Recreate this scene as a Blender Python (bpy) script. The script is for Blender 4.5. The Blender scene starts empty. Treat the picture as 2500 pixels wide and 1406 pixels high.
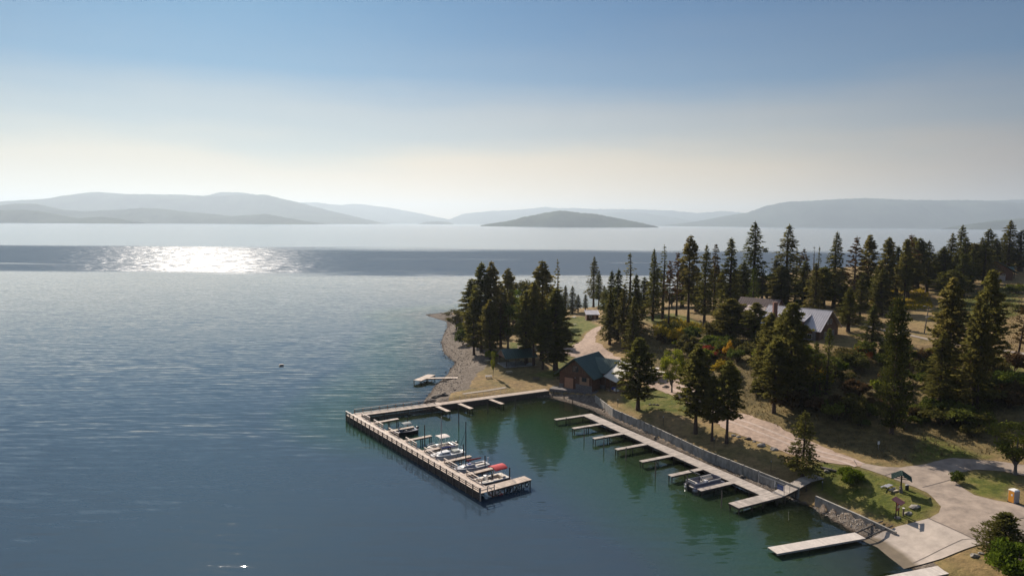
import bpy, bmesh, math, random
import numpy as np
from mathutils import Vector, Matrix
from mathutils.geometry import delaunay_2d_cdt
R = math.radians
random.seed(11); rng = np.random.default_rng(11)
sc = bpy.context.scene
COL = sc.collection

# ---------------------------------------------------------------- camera
CAMH = 40.0; FPX = 1667.0; PITCH = R(5.42); ROLL = 0.0075
cam = bpy.data.cameras.new('camera'); cam.lens = 36.0 * FPX / 2500.0; cam.sensor_width = 36
cam.clip_start = 0.5; cam.clip_end = 200000
cam_o = bpy.data.objects.new('camera', cam); COL.objects.link(cam_o)
cam_o.matrix_world = Matrix.Translation((0, 0, CAMH)) @ Matrix.Rotation(math.pi/2 - PITCH, 4, 'X') @ Matrix.Rotation(ROLL, 4, 'Z')
sc.camera = cam_o

# ---------------------------------------------------------------- sky and sun
SUN_EL, SUN_AZ = R(32.5), R(-24.0)
SMOKE = 6.7; TINT = (0.108, 0.275, 0.39)
wd = bpy.data.worlds.new('World'); sc.world = wd; wd.use_nodes = True
nt = wd.node_tree; nt.nodes.clear(); N = nt.nodes; LK = nt.links.new
out = N.new('ShaderNodeOutputWorld'); bg = N.new('ShaderNodeBackground'); LK(bg.outputs[0], out.inputs[0])
sky = N.new('ShaderNodeTexSky'); sky.sky_type = 'NISHITA'; sky.sun_disc = False
sky.sun_elevation = SUN_EL; sky.sun_rotation = SUN_AZ
sky.air_density = 1.0; sky.dust_density = 0.35; sky.ozone_density = 1.5
tc = N.new('ShaderNodeTexCoord'); sx = N.new('ShaderNodeSeparateXYZ'); LK(tc.outputs['Generated'], sx.inputs[0])
# thin smoke layer low over the lake: a pale veil that thins out upwards, with soft uneven edges; a second veil overhead is added as fill light
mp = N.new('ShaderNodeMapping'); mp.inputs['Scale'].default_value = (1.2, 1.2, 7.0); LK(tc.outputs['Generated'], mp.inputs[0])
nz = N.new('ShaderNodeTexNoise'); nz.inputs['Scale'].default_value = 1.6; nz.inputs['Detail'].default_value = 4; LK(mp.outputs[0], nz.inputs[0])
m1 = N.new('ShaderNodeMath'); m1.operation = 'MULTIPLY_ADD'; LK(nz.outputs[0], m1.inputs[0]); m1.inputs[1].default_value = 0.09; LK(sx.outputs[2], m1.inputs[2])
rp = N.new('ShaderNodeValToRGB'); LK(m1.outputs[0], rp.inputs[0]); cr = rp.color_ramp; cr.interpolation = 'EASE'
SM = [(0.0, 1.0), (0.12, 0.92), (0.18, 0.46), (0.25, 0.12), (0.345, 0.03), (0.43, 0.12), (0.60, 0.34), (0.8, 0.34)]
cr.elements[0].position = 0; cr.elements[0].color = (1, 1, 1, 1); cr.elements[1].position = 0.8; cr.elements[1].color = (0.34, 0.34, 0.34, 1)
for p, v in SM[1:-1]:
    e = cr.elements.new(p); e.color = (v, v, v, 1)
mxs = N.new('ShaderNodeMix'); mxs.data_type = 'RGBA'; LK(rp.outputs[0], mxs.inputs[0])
SUNV = Vector((math.sin(SUN_AZ)*math.cos(SUN_EL), math.cos(SUN_AZ)*math.cos(SUN_EL), math.sin(SUN_EL)))
# the smoke scatters more light towards the sun's side than away from it
dt = N.new('ShaderNodeVectorMath'); dt.operation = 'DOT_PRODUCT'; LK(tc.outputs['Generated'], dt.inputs[0]); dt.inputs[1].default_value = (math.sin(SUN_AZ-0.35), math.cos(SUN_AZ-0.35), 0)
sr = N.new('ShaderNodeValToRGB'); LK(dt.outputs['Value'], sr.inputs[0]); e = sr.color_ramp.elements
e[0].position = 0.1; e[0].color = (0.34, 0.30, 0.28, 1); e[1].position = 1.0; e[1].color = (0.88, 0.80, 0.64, 1)
for p, c in ((0.45, (0.76, 0.62, 0.44)), (0.80, (0.96, 0.79, 0.57))):
    x = e.new(p); x.color = (*c, 1)
sv = N.new('ShaderNodeVectorMath'); sv.operation = 'SCALE'; LK(sr.outputs[0], sv.inputs[0]); hb = N.new('ShaderNodeMapRange'); hb.interpolation_type = 'SMOOTHSTEP'; LK(sx.outputs[2], hb.inputs[0]); hb.inputs[1].default_value = 0.0; hb.inputs[2].default_value = 0.085; hb.inputs[3].default_value = SMOKE*1.25; hb.inputs[4].default_value = SMOKE; LK(hb.outputs[0], sv.inputs['Scale'])
tint = N.new('ShaderNodeMix'); tint.data_type = 'RGBA'; tint.blend_type = 'MULTIPLY'; tint.inputs[0].default_value = 1
LK(sky.outputs[0], tint.inputs[6]); tint.inputs[7].default_value = (*TINT, 1)
ub = N.new('ShaderNodeMapRange'); LK(sx.outputs[2], ub.inputs[0]); ub.inputs[1].default_value = 0.30; ub.inputs[2].default_value = 0.62; ub.inputs[3].default_value = 1.0; ub.inputs[4].default_value = 2.3  # high sky brightened: fill light added for shaded sides and the water's reflection
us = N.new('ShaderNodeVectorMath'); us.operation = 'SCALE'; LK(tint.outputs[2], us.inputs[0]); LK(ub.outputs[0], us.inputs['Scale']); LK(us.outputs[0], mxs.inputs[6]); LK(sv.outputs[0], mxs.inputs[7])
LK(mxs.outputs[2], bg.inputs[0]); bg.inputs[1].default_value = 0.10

sun = bpy.data.lights.new('sun', 'SUN'); sun.energy = 5.0; sun.angle = R(0.5); sun.color = (1.0, 0.89, 0.77)
sun_o = bpy.data.objects.new('sun', sun); COL.objects.link(sun_o)
sun_o.rotation_euler = SUNV.to_track_quat('Z', 'Y').to_euler(); sun_o.location = (0, 0, 300)
vs = sc.view_settings; vs.view_transform = 'Standard'; vs.look = 'None'; vs.exposure = 0.50; vs.gamma = 1
cy = sc.cycles
cy.use_denoising = True; cy.transparent_max_bounces = 24; cy.max_bounces = 6; cy.volume_bounces = 0
cy.diffuse_bounces = 2; cy.glossy_bounces = 3; cy.caustics_reflective = False; cy.caustics_refractive = False
cy.sample_clamp_indirect = 6

# ---------------------------------------------------------------- pixel <-> world
def ray(px, py):
    dx = px - 1250; dy = py - 703; c, s = math.cos(ROLL), math.sin(ROLL)
    x = dx*c + dy*s; y = -dx*s + dy*c
    cp, sp = math.cos(PITCH), math.sin(PITCH)
    return (x, FPX*cp - y*sp, -FPX*sp - y*cp)
def at(px, py, z=0.0):
    r = ray(px, py); t = (z - CAMH)/r[2]; return (r[0]*t, r[1]*t)
def atY(px, py, Y):
    r = ray(px, py); t = Y/r[1]; return (r[0]*t, Y, CAMH + r[2]*t)

# ---------------------------------------------------------------- terrain height field
SHORE = [(49,64),(50,70),(47.3,75.5),(47.2,82.6),(45.7,85),(44.4,89.8),(43.2,94.5),(37.9,101.2),(35.7,106.3),(31.8,113.9),(26.7,123),(21.1,136),
         (17.1,145.1),(13.9,149),(9.1,154.5),(6,154.0),(1.8,152.5),(-17.2,142.1),(-19.5,144.6),(-19.3,153.9),(-18.8,163.7),(-16.7,178.9),(-16.1,193.4),
         (-20.7,207.5),(-23.7,227),(-24.7,258.7),(-26.5,275),(-36.4,292.3),(-38,296),(-27.7,304.8),(0,312),(44,318),(70,342),(110,374),(170,402),(250,432),(330,452),(600,480),
         (900,300),(700,-100),(60,-60),(56,20),(52,50)]
WALL = [(8.7,157.0),(19.2,152.4),(21.2,138.5),(26.8,127.1),(32.8,113.3),(38.6,103.3),(42.3,96.8),(43.1,93.9),(46.8,87.9),(49.1,83.5)]
BASIN = [(-17.5,142.0)] + WALL + [(46.8,83.5),(40,80),(0,80),(-30,130)]
SH = np.array(SHORE, float)
def inside(P, poly):
    poly = np.asarray(poly, float); x, y = P[:, 0], P[:, 1]; r = np.zeros(len(P), bool); n = len(poly)
    for i in range(n):
        x1, y1 = poly[i]; x2, y2 = poly[(i+1) % n]
        c = ((y1 > y) != (y2 > y)) & (x < (x2-x1)*(y-y1)/((y2-y1) if y2 != y1 else 1e-9) + x1); r ^= c
    return r
def polydist(P, poly, closed=True):
    poly = np.asarray(poly, float); d = np.full(len(P), 1e9); n = len(poly)
    for i in range(n if closed else n-1):
        a = poly[i]; b = poly[(i+1) % n]; ab = b-a; t = np.clip(((P-a)@ab)/(ab@ab+1e-12), 0, 1)
        d = np.minimum(d, np.hypot(*(P-(a+t[:, None]*ab)).T))
    return d
CP = []
for px, py, z in [(1130,900,1.3),(1200,920,1.6),(1250,880,2.2),(1300,930,1.4),(1150,940,1.5),(1080,975,1.4),(1200,960,1.05),(1340,946,1.15),(1180,850,2.3),(1140,800,1.8),(1250,800,2.8),(1320,790,3.4),
    (1400,800,4),(1380,860,3.2),(1440,830,4.3),(1447,778,5),(1400,765,4.2),(1500,785,8),(1540,830,7),(1500,862,4.0),(1455,955,1.35),(1400,920,1.9),(1550,960,2.4),(1640,950,3.2),(1560,1000,2.3),
    (1500,985,2.1),(1620,1040,2.1),(1720,1090,2.1),(1860,1140,2.2),(1960,1175,2.3),(1700,1060,2.5),(1800,1100,2.5),(1800,1010,3.2),(1900,1060,3.2),(2100,1130,3.2),(2200,1180,3),(2070,1190,2.5),(2200,1255,2.6),
    (2290,1240,3),(2350,1200,3.2),(2475,1225,3.5),(2500,1150,4.2),(2400,1290,3),(2265,1266,2.25),(2190,1286,1.5),(2123,1316,0.35),(2227,1384,0.02),(2300,1362,1.0),(2398,1330,2.2),(2460,1350,2.8),(2420,1390,1.6),
    (1600,880,6),(1650,850,8.5),(1620,792,10.8),(1700,800,11),(1744,852,9.6),(1560,790,10),(1650,765,11.3),(1888,1008,4.6),(1830,900,9),(1990,842,12),(2060,862,11.3),(2120,905,8.8),(2176,1058,4.8),(2293,1000,6.8),(2372,994,7.6),
    (2404,928,10),(2311,943,9),(2480,893,11.3),(2450,1000,8),(2500,1070,6),(2400,1080,5),(2262,815,13.5),(2400,840,13.2),(2500,800,15),(2450,700,18),(2200,750,14.3),(2100,745,13.6),(1920,740,13),(1835,740,12.8),(1680,790,11),(1790,820,11.2),(2000,1085,3.2)]:
    CP.append((*at(px, py, z), z))
for p in [(49,64),(47.3,75.5),(47.2,82.6),(-19.3,153.9),(-18.8,163.7),(-16.7,178.9),(-16.1,193.4),(-20.7,207.5),(-23.7,227),(-24.7,258.7),(-26.5,275),(-36.4,292.3),(-27.7,304.8),(0,312),(44,318),(70,342),(110,374),(170,402),(250,432),(330,452)]:
    CP.append((*p, 0.0))
CP += [(0,295,2.4),(44,300,4.5),(75,318,8.5),(110,342,12),(170,372,14.5),(250,400,16.5),(330,425,17),(200,280,18.5),(300,300,22),(300,120,22),(400,350,22),(500,200,30),(58,75,1.6),(66,70,2.6),(80,58,3.6),(95,90,5),(125,100,10),(150,150,16),(120,60,6),(200,60,14),(70,20,3),(60,40,1.0),(300,0,22)]
CP = np.array(CP); _S = 100.0
def _phi(r2): return 0.5*r2*np.log(r2+1e-12)
_X = CP[:, :2]/_S; _K = _phi(((_X[:, None]-_X[None])**2).sum(-1)) + np.eye(len(CP))*0.0006
_P = np.c_[np.ones(len(CP)), _X]; _A = np.block([[_K, _P], [_P.T, np.zeros((3, 3))]])
_W = np.linalg.solve(_A, np.r_[CP[:, 2], 0, 0, 0])
def vnoise(P, scale, seed=0):
    x = P[:, 0]/scale + seed*17.3; y = P[:, 1]/scale + seed*9.1; xi = np.floor(x); yi = np.floor(y); fx = x-xi; fy = y-yi
    h = lambda a, b: np.modf(np.abs(np.sin(a*127.1+b*311.7+seed*3.3)*43758.5453))[0]
    fx = fx*fx*(3-2*fx); fy = fy*fy*(3-2*fy)
    return (h(xi, yi)*(1-fx)+h(xi+1, yi)*fx)*(1-fy)+(h(xi, yi+1)*(1-fx)+h(xi+1, yi+1)*fx)*fy - 0.5
def height_raw(P):
    P = np.asarray(P, float); Z = np.empty(len(P))
    for i in range(0, len(P), 20000):
        Q = np.clip(P[i:i+20000], [-80, -50], [650, 520])/_S
        Z[i:i+20000] = _phi(((Q[:, None]-_X[None])**2).sum(-1))@_W[:-3] + np.c_[np.ones(len(Q)), Q]@_W[-3:]
    land = inside(P, SH); dn = polydist(P, SH)
    wob = np.clip(dn/6, 0, 1)
    Z = np.clip(Z, 0.02, 60) + (vnoise(P, 7, 1)*0.35+vnoise(P, 2.3, 2)*0.12)*wob*np.clip((Z-2)/5, 0.12, 1)
    Z = np.minimum(Z, 0.30*dn+0.03)
    inb = inside(P, BASIN)
    dw = polydist(P, WALL, closed=False); Zb = np.where(P[:, 1] < 95.5, 1.5*np.clip((P[:, 1]-82)/4.5, 0.25, 1)*dn/(dn+dw+0.05), np.minimum(0.13*dn, 0.8)) + vnoise(P, 1.7, 5)*0.06
    Z = np.where(inb, Zb, Z)
    bed = np.maximum(-(0.09*dn+0.0032*dn**2), -14) + vnoise(P, 3, 3)*0.15*np.clip(dn/4, 0, 1)
    return np.where(land, Z, bed), dn, land, inb
def axis(fine0, fine1, step, far0, far1):
    a = list(np.arange(fine0, fine1+1e-6, step)); s = step; x = fine1
    while x < far1: s *= 1.22; x += s; a.append(x)
    s = step; x = fine0; b = []
    while x > far0: s *= 1.22; x -= s; b.append(x)
    return np.array(b[::-1]+a)
GX = axis(-45, 130, 0.7, -60000, 60000); GY = axis(66, 330, 0.7, -20000, 90000)
XX, YY = np.meshgrid(GX, GY); PP = np.c_[XX.ravel(), YY.ravel()]
ZZ, DN, LAND, INB = height_raw(PP); ZG = ZZ.reshape(XX.shape)
def hgt(x, y):
    i = min(max(np.searchsorted(GX, x)-1, 0), len(GX)-2); j = min(max(np.searchsorted(GY, y)-1, 0), len(GY)-2)
    u = (x-GX[i])/(GX[i+1]-GX[i]); v = (y-GY[j])/(GY[j+1]-GY[j])
    a, b, c, d = ZG[j, i], ZG[j, i+1], ZG[j+1, i+1], ZG[j+1, i]
    return float(a*(1-u)*(1-v)+b*u*(1-v)+c*u*v+d*(1-u)*v)
def g(px, py):
    """the point of the ground seen at photo pixel (px, py)"""
    r = ray(px, py); L = math.hypot(r[0], r[1]); prev = None
    t = 60.0
    while t < 900:
        x, y, z = r[0]*t/L, r[1]*t/L, CAMH+r[2]*t/L
        if z <= hgt(x, y):
            a, b = t-1.0, t
            for _ in range(12):
                m = (a+b)/2; x, y, z = r[0]*m/L, r[1]*m/L, CAMH+r[2]*m/L
                if z <= hgt(x, y): b = m
                else: a = m
            return (x, y)
        t += 1.0
    return at(px, py, 3.0)

# ---------------------------------------------------------------- material helpers
def mat(name, base=(0.5, 0.5, 0.5), rough=0.8, metal=0.0, var=0.0, scale=3.0, coords='Object', bump=0.0, spec=0.5, island=0.0, dark=None, stretch=(1, 1, 1)):
    m = bpy.data.materials.new(name); m.use_nodes = True; t = m.node_tree; n = t.nodes; b = n['Principled BSDF']
    b.inputs['Roughness'].default_value = rough; b.inputs['Metallic'].default_value = metal; b.inputs['Specular IOR Level'].default_value = spec
    b.inputs['Base Color'].default_value = (*base, 1)
    if var or island or bump:
        c = n.new('ShaderNodeTexCoord'); mp = n.new('ShaderNodeMapping'); mp.inputs['Scale'].default_value = stretch; t.links.new(c.outputs[coords], mp.inputs[0])
        z = n.new('ShaderNodeTexNoise'); z.inputs['Scale'].default_value = scale; z.inputs['Detail'].default_value = 6; z.inputs['Roughness'].default_value = 0.65; t.links.new(mp.outputs[0], z.inputs[0])
        r = n.new('ShaderNodeValToRGB'); t.links.new(z.outputs[0], r.inputs[0])
        d = dark or tuple(v*(1-var) for v in base); l = tuple(min(1, v*(1+var*0.7)) for v in base)
        r.color_ramp.elements[0].position = 0.36; r.color_ramp.elements[0].color = (*d, 1); r.color_ramp.elements[1].position = 0.64; r.color_ramp.elements[1].color = (*l, 1)
        last = r.outputs[0]
        if island:
            gm = n.new('ShaderNodeNewGeometry'); mr = n.new('ShaderNodeMapRange'); t.links.new(gm.outputs['Random Per Island'], mr.inputs[0]); mr.inputs[3].default_value = 1-island; mr.inputs[4].default_value = 1+island*0.5
            x = n.new('ShaderNodeMix'); x.data_type = 'RGBA'; x.blend_type = 'MULTIPLY'; x.inputs[0].default_value = 1; t.links.new(last, x.inputs[6])
            cb = n.new('ShaderNodeCombineColor'); [t.links.new(mr.outputs[0], cb.inputs[i]) for i in range(3)]; t.links.new(cb.outputs[0], x.inputs[7]); last = x.outputs[2]
        t.links.new(last, b.inputs['Base Color'])
        if bump:
            bp = n.new('ShaderNodeBump'); bp.inputs['Strength'].default_value = bump; bp.inputs['Distance'].default_value = 0.05; t.links.new(z.outputs[0], bp.inputs['Height']); t.links.new(bp.outputs[0], b.inputs['Normal'])
    return m
M = {}
M['deck'] = mat('weathered_planks', (0.50, 0.395, 0.31), 0.75, var=0.22, scale=1.2, island=0.28)
M['deck2'] = mat('grey_planks', (0.42, 0.36, 0.305), 0.75, var=0.22, scale=1.0, island=0.25)
M['whitedeck'] = mat('pale_floating_deck', (0.60, 0.53, 0.46), 0.6, var=0.1, scale=2, island=0.10)
M['timber'] = mat('dark_timber', (0.085, 0.062, 0.047), 0.85, var=0.4, scale=5)
M['rail'] = mat('rail_timber', (0.22, 0.16, 0.12), 0.7, var=0.3, scale=6, island=0.2)
M['railtop'] = mat('rail_cap', (0.52, 0.42, 0.34), 0.6, var=0.2, scale=4)
M['steel'] = mat('galvanised_steel', (0.42, 0.42, 0.42), 0.45, metal=0.7, var=0.15, scale=8)
M['black'] = mat('black_paint', (0.02, 0.02, 0.022), 0.5)
M['concrete'] = mat('concrete', (0.30, 0.28, 0.25), 0.9, var=0.28, scale=0.9, bump=0.3, dark=(0.19, 0.18, 0.165))
M['conwalk'] = mat('concrete_walk', (0.42, 0.335, 0.265), 0.9, var=0.15, scale=1.2)
M['wallstain'] = mat('stained_wall_concrete', (0.34, 0.31, 0.265), 0.9, var=0.35, scale=0.9, stretch=(1.2, 1.2, 0.7), dark=(0.20, 0.185, 0.16))
M['white'] = mat('white_gelcoat', (0.78, 0.77, 0.74), 0.25)
M['cream'] = mat('cream_vinyl', (0.62, 0.56, 0.47), 0.5, var=0.1, scale=4)
M['navy'] = mat('navy_gelcoat', (0.055, 0.06, 0.11), 0.3)
M['greyhull'] = mat('grey_hull', (0.16, 0.16, 0.20), 0.35)
M['red'] = mat('red_canvas', (0.50, 0.025, 0.03), 0.75, var=0.12, scale=3)
M['darkred'] = mat('dark_red_canvas', (0.25, 0.025, 0.02), 0.8, var=0.15, scale=3)
M['blue'] = mat('blue_canvas', (0.03, 0.05, 0.26), 0.8, var=0.2, scale=3)
M['greycan'] = mat('grey_canvas', (0.30, 0.31, 0.28), 0.8, var=0.2, scale=5)
M['beigecan'] = mat('beige_canvas', (0.62, 0.54, 0.48), 0.8, var=0.08, scale=3)
M['alu'] = mat('aluminium', (0.62, 0.62, 0.63), 0.28, metal=0.9)
M['aludull'] = mat('dull_aluminium', (0.40, 0.40, 0.43), 0.42, metal=0.6)
M['rubber'] = mat('black_rubber', (0.015, 0.015, 0.016), 0.7)
M['motor'] = mat('outboard_cowl', (0.025, 0.025, 0.03), 0.3)
M['glass'] = mat('window_glass', (0.02, 0.025, 0.03), 0.06)
M['rock'] = mat('boulder', (0.30, 0.27, 0.23), 0.9, var=0.35, scale=2.5, bump=0.5)
M['rockdark'] = mat('dark_boulder', (0.07, 0.06, 0.05), 0.9, var=0.35, scale=2.5, bump=0.5)
M['log'] = mat('log_wall', (0.13, 0.058, 0.032), 0.8, var=0.5, scale=2.5, stretch=(0.4, 0.4, 3.5), island=0.15)
M['board'] = mat('board_siding', (0.15, 0.075, 0.042), 0.8, var=0.55, scale=3.0, stretch=(3.0, 3.0, 0.25))
M['tanboard'] = mat('tan_boards', (0.36, 0.215, 0.125), 0.8, var=0.3, scale=3.0, stretch=(3.0, 3.0, 0.3))
M['tandoor'] = mat('tan_door', (0.40, 0.20, 0.115), 0.7, var=0.12, scale=2)
M['stone'] = mat('cobble_stone', (0.17, 0.15, 0.14), 0.9, var=0.6, scale=6.0, bump=0.6)
M['groof'] = mat('green_metal_roof', (0.055, 0.10, 0.085), 0.38, metal=0.25, var=0.1, scale=1)
M['lroof'] = mat('grey_metal_roof', (0.50, 0.47, 0.47), 0.42, metal=0.35, var=0.1, scale=0.8)
M['broof'] = mat('brown_metal_roof', (0.14, 0.095, 0.078), 0.5, metal=0.2, var=0.15, scale=0.8)
M['proof'] = mat('pale_metal_roof', (0.58, 0.54, 0.45), 0.8, metal=0.0, var=0.08, scale=0.8)
M['trim'] = mat('dark_trim', (0.035, 0.05, 0.045), 0.6)
M['wframe'] = mat('pale_window_frame', (0.5, 0.48, 0.42), 0.6)
M['brick'] = mat('brick_chimney', (0.25, 0.12, 0.085), 0.9, var=0.35, scale=5)
M['orange'] = mat('orange_plastic', (0.72, 0.30, 0.035), 0.5, var=0.05, scale=3)
M['lgrey'] = mat('light_grey_plastic', (0.33, 0.33, 0.35), 0.5, var=0.05, scale=3)
M['whitep'] = mat('white_paint', (0.8, 0.78, 0.74), 0.5)
M['signred'] = mat('red_sign_board', (0.30, 0.035, 0.035), 0.6, var=0.15, scale=4)
M['redroof'] = mat('dark_red_roof', (0.13, 0.045, 0.05), 0.6, var=0.2, scale=3)
M['bluepl'] = mat('blue_panel', (0.05, 0.09, 0.24), 0.6)
M['tan'] = mat('tan_paint', (0.52, 0.44, 0.30), 0.7)
M['bark'] = mat('bark', (0.085, 0.055, 0.040), 0.95, var=0.4, scale=3, stretch=(3, 3, 0.5), bump=0.4)
M['greybark'] = mat('grey_bark', (0.16, 0.14, 0.12), 0.95, var=0.3, scale=3, stretch=(3, 3, 0.5))

def foliage(name, col, var=0.35, warm=(1.25, 1.05, 0.75), transl=0.28):
    m = bpy.data.materials.new(name); m.use_nodes = True; t = m.node_tree; n = t.nodes; n.remove(n['Principled BSDF'])
    L = t.links.new; o = n['Material Output']
    gm = n.new('ShaderNodeNewGeometry'); oi = n.new('ShaderNodeObjectInfo'); tc = n.new('ShaderNodeTexCoord')
    z = n.new('ShaderNodeTexNoise'); z.inputs['Scale'].default_value = 0.55; z.inputs['Detail'].default_value = 3; L(tc.outputs['Object'], z.inputs[0])
    a = n.new('ShaderNodeMath'); a.operation = 'MULTIPLY_ADD'; L(gm.outputs['Random Per Island'], a.inputs[0]); a.inputs[1].default_value = 0.55; 
    s = n.new('ShaderNodeMath'); s.operation = 'SUBTRACT'; L(z.outputs[0], s.inputs[0]); s.inputs[1].default_value = 0.28; L(s.outputs[0], a.inputs[2])
    r = n.new('ShaderNodeValToRGB'); L(a.outputs[0], r.inputs[0]); e = r.color_ramp.elements
    e[0].position = 0.1; e[0].color = (*[c*(1-var) for c in col], 1); e[1].position = 0.9; e[1].color = (*[min(1, c*(1+var*1.4)*w) for c, w in zip(col, warm)], 1)
    hs = n.new('ShaderNodeHueSaturation'); L(r.outputs[0], hs.inputs['Color'])
    mr = n.new('ShaderNodeMapRange'); L(oi.outputs['Random'], mr.inputs[0]); mr.inputs[3].default_value = 0.475; mr.inputs[4].default_value = 0.515; L(mr.outputs[0], hs.inputs['Hue'])
    mv = n.new('ShaderNodeMapRange'); L(oi.outputs['Random'], mv.inputs[0]); mv.inputs[3].default_value = 1.2; mv.inputs[4].default_value = 0.8; L(mv.outputs[0], hs.inputs['Value'])
    d = n.new('ShaderNodeBsdfDiffuse'); L(hs.outputs[0], d.inputs[0])
    tr = n.new('ShaderNodeBsdfTranslucent'); L(hs.outputs[0], tr.inputs[0])
    mx = n.new('ShaderNodeMixShader'); mx.inputs[0].default_value = transl; L(d.outputs[0], mx.inputs[1]); L(tr.outputs[0], mx.inputs[2]); L(mx.outputs[0], o.inputs[0])
    return m
FO = dict(fir=foliage('fir_needles', (0.110, 0.122, 0.038), transl=0.6), pine=foliage('pine_needles', (0.125, 0.132, 0.040), transl=0.6), darkfir=foliage('dark_fir_needles', (0.092, 0.104, 0.034), transl=0.6),
    rusty=foliage('rusty_pine_needles', (0.095, 0.070, 0.032), transl=0.35), green=foliage('green_leaves', (0.080, 0.110, 0.026), transl=0.35), lime=foliage('lime_leaves', (0.13, 0.18, 0.025), transl=0.4),
    yellow=foliage('yellow_leaves', (0.34, 0.27, 0.035), transl=0.4), orange=foliage('orange_leaves', (0.32, 0.14, 0.025), transl=0.4), red=foliage('red_leaves', (0.16, 0.045, 0.025), transl=0.35),
    olive=foliage('olive_leaves', (0.092, 0.095, 0.034), transl=0.35), dull=foliage('dull_brown_leaves', (0.080, 0.060, 0.033)), bright=foliage('bright_green_leaves', (0.10, 0.15, 0.02), transl=0.4), juniper=foliage('juniper_sprays', (0.075, 0.088, 0.026), transl=0.3))

# ---------------------------------------------------------------- object helpers
def tag(o, label=None, cat=None, group=None, kind=None):
    if label: o['label'] = label
    if cat: o['category'] = cat
    if group: o['group'] = group
    if kind: o['kind'] = kind
    return o
def thing(name, label, cat, loc=(0, 0, 0), rz=0.0, group=None):
    o = bpy.data.objects.new(name, None); COL.objects.link(o); o.location = loc; o.rotation_euler = (0, 0, rz); o.empty_display_size = 0.3
    return tag(o, label, cat, group)
class MB:
    """collects shapes; build() links them as ONE mesh object"""
    def __init__(s): s.v = []; s.f = []
    def add(s, vs, fs):
        k = len(s.v); s.v += [tuple(v) for v in vs]; s.f += [tuple(i+k for i in f) for f in fs]; return s
    def hexa(s, b, t):
        return s.add(list(b)+list(t), [(3, 2, 1, 0), (4, 5, 6, 7), (0, 1, 5, 4), (1, 2, 6, 5), (2, 3, 7, 6), (3, 0, 4, 7)])
    def box(s, c, d, rz=0.0, z0=False):
        x, y, z = c; a, b, h = d[0]/2, d[1]/2, d[2]/2
        if z0: z += h
        cs, sn = math.cos(rz), math.sin(rz); q = [(-a, -b), (a, -b), (a, b), (-a, b)]
        q = [(x+p*cs-r*sn, y+p*sn+r*cs) for p, r in q]
        return s.hexa([(*p, z-h) for p in q], [(*p, z+h) for p in q])
    def bar(s, p, q, w, h=None, up=(0, 0, 1)):
        h = h or w; p = Vector(p); q = Vector(q); d = (q-p).normalized(); u = Vector(up)
        if abs(d.dot(u)) > 0.98: u = Vector((1, 0, 0))
        r = d.cross(u).normalized()*w/2; u = r.cross(d).normalized()*h/2
        return s.hexa([p-r-u, p+r-u, q+r-u, q-r-u], [p-r+u, p+r+u, q+r+u, q-r+u])
    def cyl(s, p, q, r0, r1=None, n=8, caps=True):
        r1 = r0 if r1 is None else r1; p = Vector(p); q = Vector(q); d = (q-p).normalized(); u = Vector((0, 0, 1)) if abs(d.z) < 0.95 else Vector((1, 0, 0))
        a = d.cross(u).normalized(); b = a.cross(d).normalized(); vs = []
        for c, rr in ((p, r0), (q, r1)):
            for i in range(n): th = 2*math.pi*i/n; vs.append(c+a*math.cos(th)*rr+b*math.sin(th)*rr)
        fs = [(i, (i+1) % n, n+(i+1) % n, n+i) for i in range(n)]
        if caps: fs += [tuple(range(n))[::-1], tuple(range(n, 2*n))]
        return s.add(vs, fs)
    def tube(s, pts, r, n=6):
        for a, b in zip(pts[:-1], pts[1:]): s.cyl(a, b, r, r, n)
        return s
    def slab(s, pts, t):
        """flat polygon (top face given, counter-clockwise seen from above) with thickness t downwards"""
        n = len(pts); top = [Vector(p) for p in pts]; bot = [p-Vector((0, 0, t)) for p in top]
        return s.add(top+bot, [tuple(range(n)), tuple(range(2*n-1, n-1, -1))]+[(i, n+i, n+(i+1) % n, (i+1) % n) for i in range(n)])
    def build(s, name, m, parent=None, world=False, smooth=False, bev=0.0):
        me = bpy.data.meshes.new(name); v = s.v
        if parent is not None and world:
            l = parent.location; v = [(a-l.x, b-l.y, c-l.z) for a, b, c in v]
        me.from_pydata(v, [], s.f); me.materials.append(m)
        o = bpy.data.objects.new(name, me); COL.objects.link(o)
        if parent is not None: o.parent = parent
        bm = bmesh.new(); bm.from_mesh(me); bmesh.ops.recalc_face_normals(bm, faces=bm.faces)
        if smooth:
            for f in bm.faces: f.smooth = True
        bm.to_mesh(me); bm.free()
        if bev: b = o.modifiers.new('bevel', 'BEVEL'); b.width = bev; b.segments = 2; b.limit_method = 'ANGLE'
        return o
def copy_tree(o, parent=None):
    c = o.copy(); COL.objects.link(c); c.parent = parent
    for ch in o.children: copy_tree(ch, c)
    return c

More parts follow.
